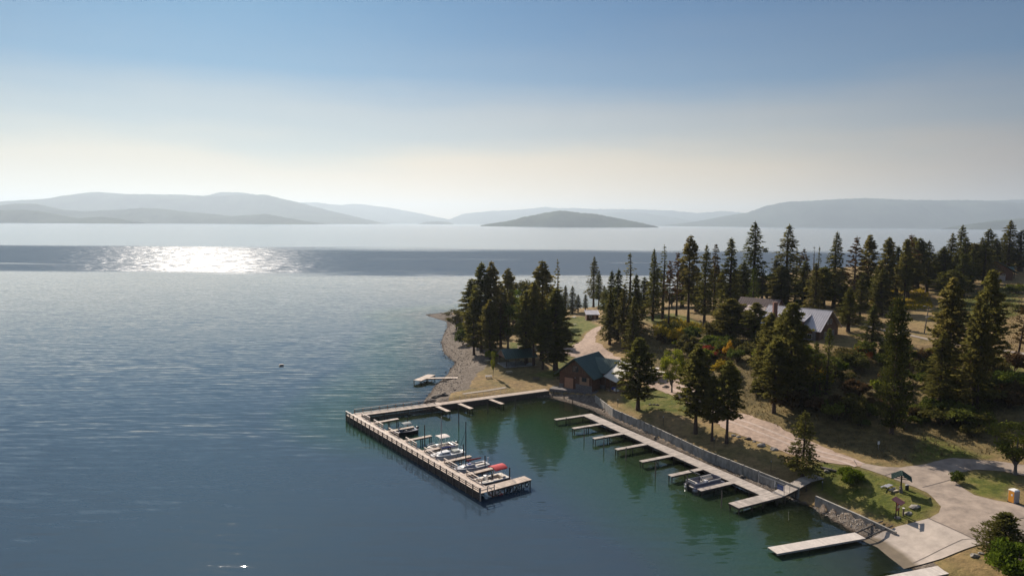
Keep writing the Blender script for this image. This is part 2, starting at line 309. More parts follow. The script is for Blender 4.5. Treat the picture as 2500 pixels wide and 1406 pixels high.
# ---------------------------------------------------------------- ground sheet
def gp(pts): return [g(*p) for p in pts]
def near_road(P, poly): return inside(P, poly)
LAWN = [gp([(2010,1125),(2100,1143),(2160,1161),(2234,1190),(2285,1219),(2297,1238),(2265,1266),(2190,1281),(2100,1247),(1990,1200),(1960,1150)]),
        gp([(1520,960),(1600,945),(1660,965),(1720,1000),(1700,1020),(1600,1000),(1560,1010),(1520,985)]),
        gp([(1375,775),(1428,772),(1462,795),(1425,812),(1412,838),(1376,848),(1370,800)]), gp([(1340,905),(1369,862),(1402,872),(1350,925),(1290,915)]),
        gp([(1240,835),(1300,838),(1290,862),(1240,860)]), gp([(1570,775),(1640,765),(1720,790),(1780,800),(1700,815),(1600,800)]),
        gp([(2330,1152),(2450,1150),(2490,1162),(2460,1222),(2380,1209),(2334,1173)]),
        gp([(2270,760),(2420,700),(2490,690),(2490,770),(2350,800)]), gp([(2400,870),(2500,870),(2500,930),(2400,900)]), gp([(2260,1060),(2420,1118),(2330,1122),(2220,1130)])]
def softin(P, polys, w):
    r = np.zeros(len(P))
    for q in polys:
        d = polydist(P, q); i = inside(P, q); r = np.maximum(r, np.clip(0.5+np.where(i, d, -d)/w, 0, 1))
    return r
sel = (PP[:, 0] > -60) & (PP[:, 0] < 300) & (PP[:, 1] > 50) & (PP[:, 1] < 420)
ZONE = np.zeros((len(PP), 4), np.float32); ZONE[:, 3] = 1
nzv = vnoise(PP, 4, 7)*0.9 + vnoise(PP, 1.6, 8)*0.5
ZONE[sel, 0] = softin(PP[sel], LAWN, 5)
bw = np.where(INB, 30, np.where(PP[:, 0] < 30, 8.5, 3.0)); bw = np.where((PP[:, 1] > 150) & (PP[:, 0] < 0), 10.5, bw)
qd = polydist(PP, [(-17.2,142.1),(8.7,157),(19.2,152.4)], closed=False); bw = np.where((qd < 9) & ~INB & (PP[:, 1] > 139) & (PP[:, 0] > -14), 0.3, bw)
bw = np.where(~INB & (PP[:, 0] > 12) & (PP[:, 1] < 165) & (PP[:, 1] > 84), -3, bw)
ZONE[:, 1] = np.clip((bw - DN*LAND + nzv*2.5)/2.0, 0, 1); ZONE[~LAND, 1] = 1
slope_poly = [at(*p) for p in [(1500,1700)]] if False else gp([(1570,812),(1780,815),(1960,850),(2150,875),(2300,840),(2500,905),(2500,1110),(2330,1112),(2200,1135),(2060,1100),(1900,1050),(1790,995),(1660,935),(1600,905),(1530,850)])
ZONE[sel, 2] = softin(PP[sel], [slope_poly], 6)
sh_poly = gp([(1230,860),(1340,905),(1345,940),(1230,925),(1130,900),(1120,850)]); ZONE[sel, 2] = np.maximum(ZONE[sel, 2], softin(PP[sel], [sh_poly], 6)*0.8)
nx, ny = len(GX), len(GY); idx = np.arange(nx*ny).reshape(ny, nx)
quads = np.stack([idx[:-1, :-1], idx[:-1, 1:], idx[1:, 1:], idx[1:, :-1]], -1).reshape(-1, 4)
def gridmesh(name, V, F, m, smooth=True):
    me = bpy.data.meshes.new(name); V = np.asarray(V, np.float32); F = np.asarray(F, np.int32)
    me.vertices.add(len(V)); me.vertices.foreach_set('co', V.ravel()); me.loops.add(F.size); me.loops.foreach_set('vertex_index', F.ravel())
    me.polygons.add(len(F)); me.polygons.foreach_set('loop_start', np.arange(len(F), dtype=np.int32)*F.shape[1]); me.polygons.foreach_set('use_smooth', np.full(len(F), smooth))
    me.update(calc_edges=True); me.validate(); me.materials.append(m); o = bpy.data.objects.new(name, me); COL.objects.link(o); return o

def ground_material():
    m = bpy.data.materials.new('ground'); m.use_nodes = True; t = m.node_tree; n = t.nodes; L = t.links.new; b = n['Principled BSDF']; b.inputs['Roughness'].default_value = 0.95; b.inputs['Specular IOR Level'].default_value = 0.15
    at_ = n.new('ShaderNodeAttribute'); at_.attribute_name = 'zone'; sp = n.new('ShaderNodeSeparateColor'); L(at_.outputs['Color'], sp.inputs[0])
    tc = n.new('ShaderNodeTexCoord')
    def noise(sc_, det=6, rough=0.6):
        z = n.new('ShaderNodeTexNoise'); z.inputs['Scale'].default_value = sc_; z.inputs['Detail'].default_value = det; z.inputs['Roughness'].default_value = rough; L(tc.outputs['Object'], z.inputs[0]); return z.outputs[0]
    def ramp(f, stops):
        r = n.new('ShaderNodeValToRGB'); L(f, r.inputs[0]); e = r.color_ramp.elements; e[0].position, e[0].color = stops[0][0], (*stops[0][1], 1); e[1].position, e[1].color = stops[-1][0], (*stops[-1][1], 1)
        for p, c in stops[1:-1]: x = e.new(p); x.color = (*c, 1)
        return r.outputs[0]
    def mix(f, a, c):
        x = n.new('ShaderNodeMix'); x.data_type = 'RGBA'; L(f, x.inputs[0]); L(a, x.inputs[6]); L(c, x.inputs[7]); return x.outputs[2]
    def edge(f, nz_, amt=0.5, hard=5.0):
        a = n.new('ShaderNodeMath'); a.operation = 'MULTIPLY_ADD'; L(nz_, a.inputs[0]); a.inputs[1].default_value = amt; L(f, a.inputs[2])
        c = n.new('ShaderNodeMapRange'); L(a.outputs[0], c.inputs[0]); c.inputs[1].default_value = 0.5+amt*0.5-0.5/hard; c.inputs[2].default_value = 0.5+amt*0.5+0.5/hard; return c.outputs[0]
    big = noise(0.13, 5); mid = noise(0.8, 6, 0.7); fine = noise(5.0, 5, 0.75)
    dry = mix(fine, ramp(big, [(0.35, (0.16, 0.11, 0.055)), (0.5, (0.28, 0.195, 0.085)), (0.65, (0.16, 0.14, 0.045))]), ramp(mid, [(0.35, (0.080, 0.058, 0.032)), (0.6, (0.34, 0.23, 0.105))]))
    green = mix(fine, ramp(mid, [(0.35, (0.050, 0.062, 0.012)), (0.65, (0.135, 0.155, 0.022))]), ramp(noise(0.4, 6, 0.7), [(0.4, (0.075, 0.090, 0.016)), (0.52, (0.15, 0.14, 0.035)), (0.62, (0.24, 0.17, 0.075))]))
    scrub = mix(fine, ramp(mid, [(0.38, (0.050, 0.040, 0.022)), (0.62, (0.22, 0.155, 0.070))]), ramp(big, [(0.4, (0.075, 0.068, 0.026)), (0.62, (0.25, 0.19, 0.070))]))
    gv = n.new('ShaderNodeTexVoronoi'); gv.inputs['Scale'].default_value = 3.2; L(tc.outputs['Object'], gv.inputs[0])
    hs = n.new('ShaderNodeSeparateColor'); L(gv.outputs['Color'], hs.inputs[0])
    grav = mix(fine, ramp(hs.outputs[0], [(0.0, (0.06, 0.048, 0.038)), (0.6, (0.16, 0.13, 0.10)), (1.0, (0.32, 0.27, 0.22))]), ramp(mid, [(0.35, (0.09, 0.07, 0.052)), (0.65, (0.20, 0.16, 0.125))]))
    c = mix(edge(sp.outputs[2], big, 0.9, 2.5), dry, scrub); c = mix(edge(sp.outputs[0], mid, 0.9, 2.5), c, green); c = mix(edge(sp.outputs[1], mid, 0.5, 5), c, grav)
    # lake bed: olive stones and weed where it lies under water, dark wet stones at the water's edge
    ps = n.new('ShaderNodeSeparateXYZ'); L(tc.outputs['Object'], ps.inputs[0])
    bedc = mix(fine, ramp(mid, [(0.35, (0.10, 0.10, 0.035)), (0.65, (0.26, 0.24, 0.10))]), ramp(hs.outputs[1], [(0, (0.08, 0.08, 0.03)), (1, (0.30, 0.27, 0.14))]))
    zr = n.new('ShaderNodeMapRange'); L(ps.outputs[2], zr.inputs[0]); zr.inputs[1].default_value = 0.03; zr.inputs[2].default_value = -0.25; L(zr.outputs[0], zr.inputs[0]) if False else None
    c = mix(zr.outputs[0], c, bedc)
    wr = n.new('ShaderNodeMapRange'); L(ps.outputs[2], wr.inputs[0]); wr.inputs[1].default_value = 0.16; wr.inputs[2].default_value = 0.04
    wk = n.new('ShaderNodeMix'); wk.data_type = 'RGBA'; wk.blend_type = 'MULTIPLY'; L(wr.outputs[0], wk.inputs[0]); L(c, wk.inputs[6]); wk.inputs[7].default_value = (0.5, 0.47, 0.45, 1)
    L(wk.outputs[2], b.inputs['Base Color'])
    ad = n.new('ShaderNodeMath'); ad.operation = 'MULTIPLY_ADD'; L(fine, ad.inputs[0]); ad.inputs[1].default_value = 0.35; L(mid, ad.inputs[2])
    bp = n.new('ShaderNodeBump'); bp.inputs['Strength'].default_value = 0.9; bp.inputs['Distance'].default_value = 0.35; L(ad.outputs[0], bp.inputs['Height']); L(bp.outputs[0], b.inputs['Normal'])
    return m
M['ground'] = ground_material()
ground = tag(gridmesh('ground', np.c_[PP, ZZ], quads, M['ground']), kind='structure')
ca = ground.data.color_attributes.new('zone', 'FLOAT_COLOR', 'POINT'); ca.data.foreach_set('color', ZONE.ravel())

# ---------------------------------------------------------------- water
def water_material():
    m = bpy.data.materials.new('lake_water'); m.use_nodes = True; t = m.node_tree; n = t.nodes; L = t.links.new; n.remove(n['Principled BSDF']); o = n['Material Output']
    gm = n.new('ShaderNodeNewGeometry'); ps = n.new('ShaderNodeSeparateXYZ'); L(gm.outputs['Position'], ps.inputs[0])
    def M_(op, a, b_=None, c=None):
        x = n.new('ShaderNodeMath'); x.operation = op
        for i, v in enumerate((a, b_, c)):
            if v is None: continue
            if isinstance(v, (int, float)): x.inputs[i].default_value = v
            else: L(v, x.inputs[i])
        return x.outputs[0]
    def rng_(v, a, b_, c=0.0, d=1.0, sm=True):
        x = n.new('ShaderNodeMapRange'); x.interpolation_type = 'SMOOTHSTEP' if sm else 'LINEAR'; L(v, x.inputs[0]); x.inputs[1].default_value = a; x.inputs[2].default_value = b_; x.inputs[3].default_value = c; x.inputs[4].default_value = d; return x.outputs[0]
    def noi(scale, rot, det=2, rough=0.5):
        mp = n.new('ShaderNodeMapping'); mp.inputs['Rotation'].default_value = (0, 0, rot); mp.inputs['Scale'].default_value = scale; L(gm.outputs['Position'], mp.inputs[0])
        z = n.new('ShaderNodeTexNoise'); z.inputs['Scale'].default_value = 1; z.inputs['Detail'].default_value = det; z.inputs['Roughness'].default_value = rough; L(mp.outputs[0], z.inputs[0])
        s = n.new('ShaderNodeSeparateColor'); L(z.outputs['Color'], s.inputs[0]); return z.outputs[0], s.outputs[0], s.outputs[1], s.outputs[2]
    X, Y = ps.outputs[0], ps.outputs[1]
    # wind bands: one rough band across the lake, calm water before and behind it
    wv, wa, wb, _ = noi((0.0022, 0.007, 1), 0.02, 4, 0.6); 
    w2 = M_('MULTIPLY', M_('SUBTRACT', wv, 0.5), 300)
    Yb = M_('ADD', M_('ADD', Y, w2), M_('MULTIPLY', X, 0.02))
    band = M_('MULTIPLY', rng_(Yb, BAND0-15, BAND0+55), rng_(Yb, BAND1+90, BAND1-60))
    sv, _, _, _ = noi((0.0016, 0.03, 1), 0.03, 3, 0.6)       # calm slicks inside the band
    xl = rng_(X, 200, -600); slick = M_('MULTIPLY', rng_(sv, 0.63, 0.70), rng_(Yb, BAND1, BAND0+60, 0.15, 0.9))
    band = M_('MULTIPLY', band, M_('SUBTRACT', 1.0, slick))
    # near waves: long low crests plus fine ripples; the marina basin is calmer
    _, a1, b1, c1 = noi((0.17, 0.80, 1), -0.13, 1.5); _, a2, b2, c2 = noi((0.5, 2.2, 1), -0.05, 2); _, a3, b3, c3 = noi((0.10, 0.9, 1), 0.10, 1)
    pv, _, _, _ = noi((0.012, 0.03, 1), 0.0, 3); patch = rng_(pv, 0.36, 0.62, 0.45, 1.15)
    dep = n.new('ShaderNodeAttribute'); dep.attribute_name = 'open'; opn = dep.outputs['Fac']
    calm = M_('MULTIPLY', M_('MULTIPLY', rng_(Y, 330, 130, 0.35, 1.0), patch), M_('MULTIPLY_ADD', opn, 0.9, 0.1))
    farz = rng_(Yb, BAND1-40, BAND1+60, 1.0, 0.9); farw = rng_(Yb, BAND1-40, BAND1+60, 0.0, 0.35); calm = M_('MULTIPLY', calm, farz)
    A1, A3, A2, AB = 0.20, 0.12, 0.11, 1.0
    fine = M_('MULTIPLY_ADD', opn, 0.6, 0.75)
    # long regular crests: a distorted band wave used directly as slope
    def crest(period, rot, dist):
        mp = n.new('ShaderNodeMapping'); mp.inputs['Rotation'].default_value = (0, 0, rot); L(gm.outputs['Position'], mp.inputs[0]); w = n.new('ShaderNodeTexWave'); w.bands_direction = 'Y'; w.inputs['Scale'].default_value = 0.314/period; w.inputs['Distortion'].default_value = dist; w.inputs['Detail'].default_value = 2; w.inputs['Detail Scale'].default_value = 0.18; w.inputs['Detail Roughness'].default_value = 0.5; L(mp.outputs[0], w.inputs[0]); return M_('SUBTRACT', w.outputs['Fac'], 0.5)
    cv = M_('MULTIPLY', M_('ADD', M_('MULTIPLY', crest(2.7, -0.10, 9.0), CR1), M_('MULTIPLY', crest(1.5, 0.12, 7.0), CR2)), calm)
    def slope(k1, k3, k2, kb, s):
        v = M_('MULTIPLY', M_('MULTIPLY', M_('SUBTRACT', k1, 0.5), A1*s), calm)
        v = M_('ADD', v, M_('MULTIPLY', M_('MULTIPLY', M_('SUBTRACT', k3, 0.5), A3*s), calm))
        v = M_('ADD', v, M_('MULTIPLY', M_('MULTIPLY', M_('SUBTRACT', k2, 0.5), A2), M_('MULTIPLY', farz, fine)))
        return M_('ADD', v, M_('MULTIPLY', M_('MULTIPLY', M_('SUBTRACT', kb, 0.5), AB), M_('MAXIMUM', band, farw)))
    _, a4, b4, c4 = noi((0.10, 0.22, 1), 0.1, 5, 0.75)
    sxn = slope(a1, a3, a2, a4, 0.35); syn = M_('ADD', slope(b1, b3, b2, b4, 1.0), cv)
    cb = n.new('ShaderNodeCombineXYZ'); L(sxn, cb.inputs[0]); L(syn, cb.inputs[1]); cb.inputs[2].default_value = 1
    nm = n.new('ShaderNodeVectorMath'); nm.operation = 'NORMALIZE'; L(cb.outputs[0], nm.inputs[0])
    fr = n.new('ShaderNodeFresnel'); fr.inputs[0].default_value = 1.333; L(nm.outputs[0], fr.inputs['Normal'])
    gl = n.new('ShaderNodeBsdfGlossy'); gl.inputs[0].default_value = (1, 1, 1, 1); L(nm.outputs[0], gl.inputs['Normal']); L(M_('MULTIPLY_ADD', band, 0.05, 0.02), gl.inputs['Roughness'])
    dp = n.new('ShaderNodeAttribute'); dp.attribute_name = 'depth'
    op = M_('SUBTRACT', 1.0, M_('EXPONENT', M_('MULTIPLY', dp.outputs['Fac'], -0.42)))
    tr = n.new('ShaderNodeBsdfTransparent'); tr.inputs[0].default_value = (0.80, 0.93, 0.86, 1)
    cr_ = n.new('ShaderNodeValToRGB'); L(M_('MULTIPLY', dp.outputs['Fac'], 0.1), cr_.inputs[0]); e = cr_.color_ramp.elements
    e[0].position = 0.05; e[0].color = (0.060, 0.082, 0.034, 1); e[1].position = 0.62; e[1].color = (0.036, 0.058, 0.080, 1); x = e.new(0.22); x.color = (0.032, 0.078, 0.044, 1)
    df = n.new('ShaderNodeBsdfDiffuse'); L(cr_.outputs[0], df.inputs[0])
    m1_ = n.new('ShaderNodeMixShader'); L(op, m1_.inputs[0]); L(tr.outputs[0], m1_.inputs[1]); L(df.outputs[0], m1_.inputs[2])
    m2_ = n.new('ShaderNodeMixShader'); L(fr.outputs[0], m2_.inputs[0]); L(m1_.outputs[0], m2_.inputs[1]); L(gl.outputs[0], m2_.inputs[2])
    # wind-roughened water: microfacets with their own Fresnel
    pd = n.new('ShaderNodeBsdfDiffuse'); pd.inputs[0].default_value = (0.030, 0.044, 0.066, 1); pg = n.new('ShaderNodeBsdfGlossy'); pg.distribution = 'BECKMANN'; pg.inputs['Color'].default_value = (1, 1, 1, 1); pg.inputs['Roughness'].default_value = 0.336
    pb = n.new('ShaderNodeMixShader'); pb.inputs[0].default_value = 0.30; L(pd.outputs[0], pb.inputs[1]); L(pg.outputs[0], pb.inputs[2])
    fg = n.new('ShaderNodeBsdfGlossy'); fg.distribution = 'BECKMANN'; fg.inputs['Color'].default_value = (1, 1, 1, 1); fg.inputs['Roughness'].default_value = 0.24
    fb = n.new('ShaderNodeMixShader'); fb.inputs[0].default_value = 0.88; L(pd.outputs[0], fb.inputs[1]); L(fg.outputs[0], fb.inputs[2])
    m4_ = n.new('ShaderNodeMixShader'); L(rng_(Yb, BAND1-40, BAND1+60), m4_.inputs[0]); L(m2_.outputs[0], m4_.inputs[1]); L(fb.outputs[0], m4_.inputs[2])
    cb2 = n.new('ShaderNodeCombineXYZ'); L(M_('MULTIPLY', sxn, 0.7), cb2.inputs[0]); L(M_('MULTIPLY', syn, 0.45), cb2.inputs[1]); cb2.inputs[2].default_value = 1
    nm2 = n.new('ShaderNodeVectorMath'); nm2.operation = 'NORMALIZE'; L(cb2.outputs[0], nm2.inputs[0]); L(nm2.outputs[0], pg.inputs['Normal'])
    m3_ = n.new('ShaderNodeMixShader'); L(band, m3_.inputs[0]); L(m4_.outputs[0], m3_.inputs[1]); L(pb.outputs[0], m3_.inputs[2]); L(m3_.outputs[0], o.inputs[0])
    return m
BAND0, BAND1 = 512, 1010
CR1, CR2 = 0.042, 0.026
M['water'] = water_material()
lake = tag(gridmesh('water', np.c_[PP, np.zeros(len(PP))], quads, M['water']), kind='structure')
da = lake.data.attributes.new('depth', 'FLOAT', 'POINT'); da.data.foreach_set('value', np.clip(-ZZ, 0, 14).astype(np.float32))
# how open the water is: 0 inside the marina, 1 on the lake
MAR = [(-34,133),(-4,91),(4,97),(30,86),(60,70),(60,160),(0,160)]
bd = polydist(PP, MAR); bi = inside(PP, MAR); opn = np.clip(0.55+np.where(bi, -bd, bd)/10, 0, 1).astype(np.float32)
oa = lake.data.attributes.new('open', 'FLOAT', 'POINT'); oa.data.foreach_set('value', opn)

# ---------------------------------------------------------------- haze (smoke in the air)
hm = bpy.data.materials.new('smoke_haze'); hm.use_nodes = True; hn = hm.node_tree.nodes; hn.remove(hn['Principled BSDF'])
pv = hn.new('ShaderNodeVolumePrincipled'); pv.inputs['Color'].default_value = (0.70, 0.83, 0.95, 1); pv.inputs['Density'].default_value = 6.4e-5; pv.inputs['Anisotropy'].default_value = 0.35
hm.node_tree.links.new(pv.outputs[0], hn['Material Output'].inputs['Volume'])
hz = MB().box((0, 3500, -20), (56000, 46000, 740), z0=True).build('haze', hm); tag(hz, kind='stuff')

# ---------------------------------------------------------------- far hills and islands
M['hill'] = mat('forested_hill', (0.050, 0.060, 0.036), 1.0, var=0.65, scale=0.0016, spec=0.0)
def ridge(name, D, prof, depth, seed, step=None, rough=1.0):
    xs = [p[0] for p in prof]; ys = [p[1] for p in prof]
    n = max(60, int((xs[-1]-xs[0])/2.2)); px = np.linspace(xs[0], xs[-1], n); py = np.interp(px, xs, ys)
    k = np.ones(5)/5; py = np.r_[py[:2], np.convolve(py, k, 'valid'), py[-2:]]
    V = []; rows = 14
    C = [atY(a, b, D) for a, b in zip(px, py)]
    CX = np.array([c[0] for c in C]); CZ = np.maximum(np.array([c[2] for c in C]), 0)
    u = np.linspace(-1, 1, rows)
    for j, t in enumerate(u):
        sh = (1-abs(t)**1.5)
        P2 = np.c_[CX, np.full(n, D+t*depth)]
        relief = vnoise(P2, depth*0.45, seed)*0.55*sh*(1-sh)*3 + vnoise(P2, depth*0.16, seed+1)*0.25*(1-sh)*(sh+.1)*2
        z = CZ*np.clip(sh+relief, 0, 1.0) + (vnoise(P2, D/1667*3, seed+2)*D/1667*1.9*rough*sh)*(CZ > 5)
        V.append(np.c_[CX*(1+t*depth/D*0.15), np.full(n, D+t*depth), z-2.0*(1-sh)-0.5])
    V = np.concatenate(V); I = np.arange(rows*n).reshape(rows, n)
    F = np.stack([I[:-1, :-1], I[:-1, 1:], I[1:, 1:], I[1:, :-1]], -1).reshape(-1, 4)
    return tag(gridmesh(name, V, F, M['hill']), kind='structure')
ridge('hills', 14500, [(-900,520),(-500,490),(-200,500),(0,493),(90,488),(170,477),(210,471),(245,468),(300,473),(430,474),(520,478),(650,475),(700,487),(760,503),(830,520),(900,537),(930,546)], 1800, 1)
ridge('hills', 16000, [(440,500),(490,480),(545,468),(590,470),(660,480),(720,492),(790,510),(900,545)], 1500, 2)
ridge('hills', 21500, [(650,520),(720,495),(770,494),(830,500),(880,512),(950,530),(1003,545)], 1800, 3)
ridge('hills', 23000, [(760,510),(830,500),(870,497),(960,508),(1030,522),(1100,537),(1140,546)], 2500, 4)
ridge('hills', 10400, [(-900,500),(-200,505),(0,503),(40,497),(80,496),(110,502),(150,512),(200,516),(260,513),(350,508),(400,510),(440,515),(530,523),(560,528),(610,525),(650,522),(690,530),(740,539),(782,546)], 700, 5)
ridge('hills', 8400, [(-900,515),(-200,520),(0,513),(60,511),(100,516),(170,530),(200,533),(240,529),(290,534),(335,543)], 400, 6)
ridge('hills', 23500, [(1060,546),(1090,540),(1130,522),(1190,515),(1260,512),(1330,505),(1360,508),(1400,507),(1440,510),(1560,511),(1640,514),(1700,520),(1760,515),(1800,518),(1900,530),(2000,548)], 2500, 7)
ridge('hills', 20500, [(1380,548),(1440,530),(1480,519),(1560,518),(1640,530),(1700,541),(1750,549)], 1500, 8)
ridge('island', 8600, [(1176,550),(1220,543),(1250,538),(1275,530),(1300,526),(1330,519),(1365,514),(1400,517),(1460,523),(1520,535),(1570,545),(1594,551)], 450, 9, rough=1.3)
ridge('hills', 15500, [(1630,550),(1700,541),(1770,528),(1830,518),(1870,503),(1920,492),(1990,489),(2040,487),(2110,483),(2200,487),(2290,488),(2350,487),(2500,495),(2700,490),(3300,500)], 1800, 10)
ridge('hills', 17500, [(1690,549),(1750,530),(1800,522),(1880,512),(2000,510),(2300,500),(2400,490),(2500,487),(2700,480),(3200,500)], 1800, 11)
ridge('hills', 10000, [(2330,558),(2360,548),(2420,540),(2500,532),(2600,525),(2900,520)], 500, 12)
ridge('island', 15500, [(1022,547),(1040,542),(1070,540.5),(1095,542),(1107,547)], 200, 13)

# ---------------------------------------------------------------- roads, ramp, paths laid as sheets on the ground
def drape(name, poly, m, lift, step=1.2, wob=0.0, kind='structure'):
    P = np.array(poly); lo, hi = P.min(0), P.max(0)
    bpts = []
    for i in range(len(P)):
        a, b = P[i], P[(i+1) % len(P)]; k = max(1, int(np.hypot(*(b-a))/step)); bpts += [tuple(a+(b-a)*t/k) for t in range(k)]
    if wob:
        Q = np.array(bpts); bpts = [tuple(q) for q in Q+np.c_[vnoise(Q, 2.1, 31)+vnoise(Q, .8, 33)*.5, vnoise(Q, 2.1, 32)+vnoise(Q, .8, 34)*.5]*wob]
    gx, gy = np.meshgrid(np.arange(lo[0], hi[0], step), np.arange(lo[1], hi[1], step)); G = np.c_[gx.ravel(), gy.ravel()]
    G = G[inside(G, bpts)]; G = G[polydist(G, bpts) > step*0.4]
    vs = [Vector(p) for p in bpts]+[Vector(p) for p in G]
    nb = len(bpts); r = delaunay_2d_cdt(vs, [(i, (i+1) % nb) for i in range(nb)], [list(range(nb))], 1, 1e-4)
    v = [(p.x, p.y, hgt(p.x, p.y)+lift) for p in r[0]]
    me = bpy.data.meshes.new(name); me.from_pydata(v, [], [tuple(f) for f in r[2]]); me.materials.append(m); [setattr(f, 'use_smooth', True) for f in me.polygons]
    o = bpy.data.objects.new(name, me); COL.objects.link(o)
    return tag(o, kind=kind)
def smooth_poly(pts, k=2):
    P = np.array(pts, float)
    for _ in range(k):
        Q = np.roll(P, -1, 0); P = np.stack([P*0.75+Q*0.25, P*0.25+Q*0.75], 1).reshape(-1, 2)
    return [tuple(p) for p in P]
def strip(name, pts, w, m, lift):
    P = np.array(pts, float); L_, R_ = [], []
    for i in range(len(P)):
        d = P[min(i+1, len(P)-1)]-P[max(i-1, 0)]; d /= np.hypot(*d); nn = np.array([-d[1], d[0]]); ww = w if np.isscalar(w) else w[i]
        L_.append(tuple(P[i]+nn*ww/2)); R_.append(tuple(P[i]-nn*ww/2))
    return drape(name, L_+R_[::-1], m, lift, 0.9)
M['gravel'] = mat('gravel_road', (0.36, 0.26, 0.195), 0.95, var=0.28, scale=1.1, bump=0.3, stretch=(1, 1, 1))
M['paving'] = mat('worn_paving', (0.31, 0.245, 0.19), 0.95, var=0.30, scale=0.5, bump=0.15)
M['ramp'] = mat('ramp_concrete', (0.41, 0.345, 0.285), 0.9, var=0.18, scale=0.6, bump=0.2, stretch=(1, 1, 1))
_t = M['ramp'].node_tree; _g = _t.nodes.new('ShaderNodeNewGeometry'); _s = _t.nodes.new('ShaderNodeSeparateXYZ'); _t.links.new(_g.outputs['Position'], _s.inputs[0])
_r = _t.nodes.new('ShaderNodeMapRange'); _t.links.new(_s.outputs[2], _r.inputs[0]); _r.inputs[1].default_value = 0.38; _r.inputs[2].default_value = 0.20      # wet, algae-stained foot of the ramp
_x = _t.nodes.new('ShaderNodeMix'); _x.data_type = 'RGBA'; _x.blend_type = 'MULTIPLY'; _t.links.new(_r.outputs[0], _x.inputs[0]); _b = _t.nodes['Principled BSDF']; _t.links.new(_b.inputs['Base Color'].links[0].from_socket, _x.inputs[6]); _x.inputs[7].default_value = (0.36, 0.33, 0.26, 1); _t.links.new(_x.outputs[2], _b.inputs['Base Color'])
M['path'] = mat('path_gravel', (0.33, 0.27, 0.21), 0.95, var=0.15, scale=1.0)
RD1 = gp([(1600,905),(1660,930),(1720,962),(1790,998),(1850,1020),(1925,1055),(2000,1085),(2050,1107),(2108,1131),(2100,1142),(2060,1135),(2000,1129),(1940,1112),(1900,1098),(1840,1074),(1786,1056),(1700,1000),(1640,965),(1600,950)])
drape('road', RD1, M['gravel'], 0.06, 0.8, 0.9)
RD2 = gp([(2108,1131),(2150,1139),(2200,1141),(2270,1130),(2326,1119),(2421,1124),(2500,1134),(2600,1150),(2620,1180),(2500,1163),(2450,1150),(2380,1145),(2342,1153),(2331,1163),(2336,1176),(2350,1191),(2381,1210),(2427,1221),(2470,1228),(2600,1262),(2700,1420),(2530,1400),(2490,1370),(2440,1340),(2398,1327),(2323,1292),(2266,1266),(2290,1252),(2296,1238),(2284,1219),(2264,1203),(2234,1190),(2160,1161),(2100,1142)])
drape('pavement', RD2, M['paving'], 0.06, 0.8, 0.35)
RD3 = gp([(1466,797),(1473,800),(1464,806),(1455,815),(1453,824),(1458,836),(1470,847),(1494,861),(1512,873),(1560,893),(1600,903),(1600,952),(1560,930),(1520,925),(1490,905),(1440,885),(1401,871),(1369,861),(1320,858),(1262,852),(1262,845),(1330,848),(1377,848),(1412,838),(1424,826),(1434,812),(1452,801)])
drape('gravel_lane', RD3, M['gravel'], 0.065, 0.9, 1.2)
# concrete boat ramp, running on under the water
RA = [g(2266,1266.5), g(2190,1286), g(2123,1316)]; RB = [g(2398,1328), g(2300,1364), g(2228,1384)]
dv = Vector(RA[2])-Vector(RA[1]); ext = [tuple(Vector(RA[2])+dv.normalized()*9), tuple(Vector(RB[2])+dv.normalized()*9)]
drape('boat_ramp', RA+[ext[0], ext[1]]+RB[::-1], M['ramp'], 0.10, 0.9)
strip('path', [g(*p) for p in [(2085,785),(2110,793),(2135,802),(2200,815),(2262,828),(2330,840),(2410,851),(2500,864),(2560,872)]], 1.4, M['path'], 0.09)
strip('path', [g(*p) for p in [(1235,946),(1180,955),(1130,962)]], 1.0, M['path'], 0.08)
# seams between the slabs
M['seam'] = mat('joint_filler', (0.15, 0.12, 0.10), 0.95)
for a, b in [((2092,1136),(2085,1124)), ((2160,1161),(2185,1153)), ((2252,1190),(2330,1168))]:
    strip('pavement_joint', [g(*a), g(*b)], 0.14, M['seam'], 0.085)
strip('pavement_joint', [g(2266,1266), g(2322,1291), g(2398,1327)], 0.15, M['seam'], 0.125)
strip('pavement_joint', [g(2228,1376), g(2290,1346), g(2350,1318), g(2385,1316)], 0.07, M['seam'], 0.13)

M['track'] = mat('packed_wheel_track', (0.43, 0.335, 0.275), 0.95, var=0.22, scale=1.5)
CL = [g(*p) for p in [(1650,945),(1720,980),(1790,1026),(1850,1047),(1925,1077),(2000,1107),(2060,1122),(2100,1136)]]
for off in (-1.0, 0.9):
    Q = np.array(CL); T_ = np.gradient(Q, axis=0); T_ /= np.hypot(*T_.T)[:, None]; Q2 = Q+np.c_[-T_[:, 1], T_[:, 0]]*off
    strip('wheel_track', [tuple(q) for q in Q2], 0.55, M['track'], 0.078)

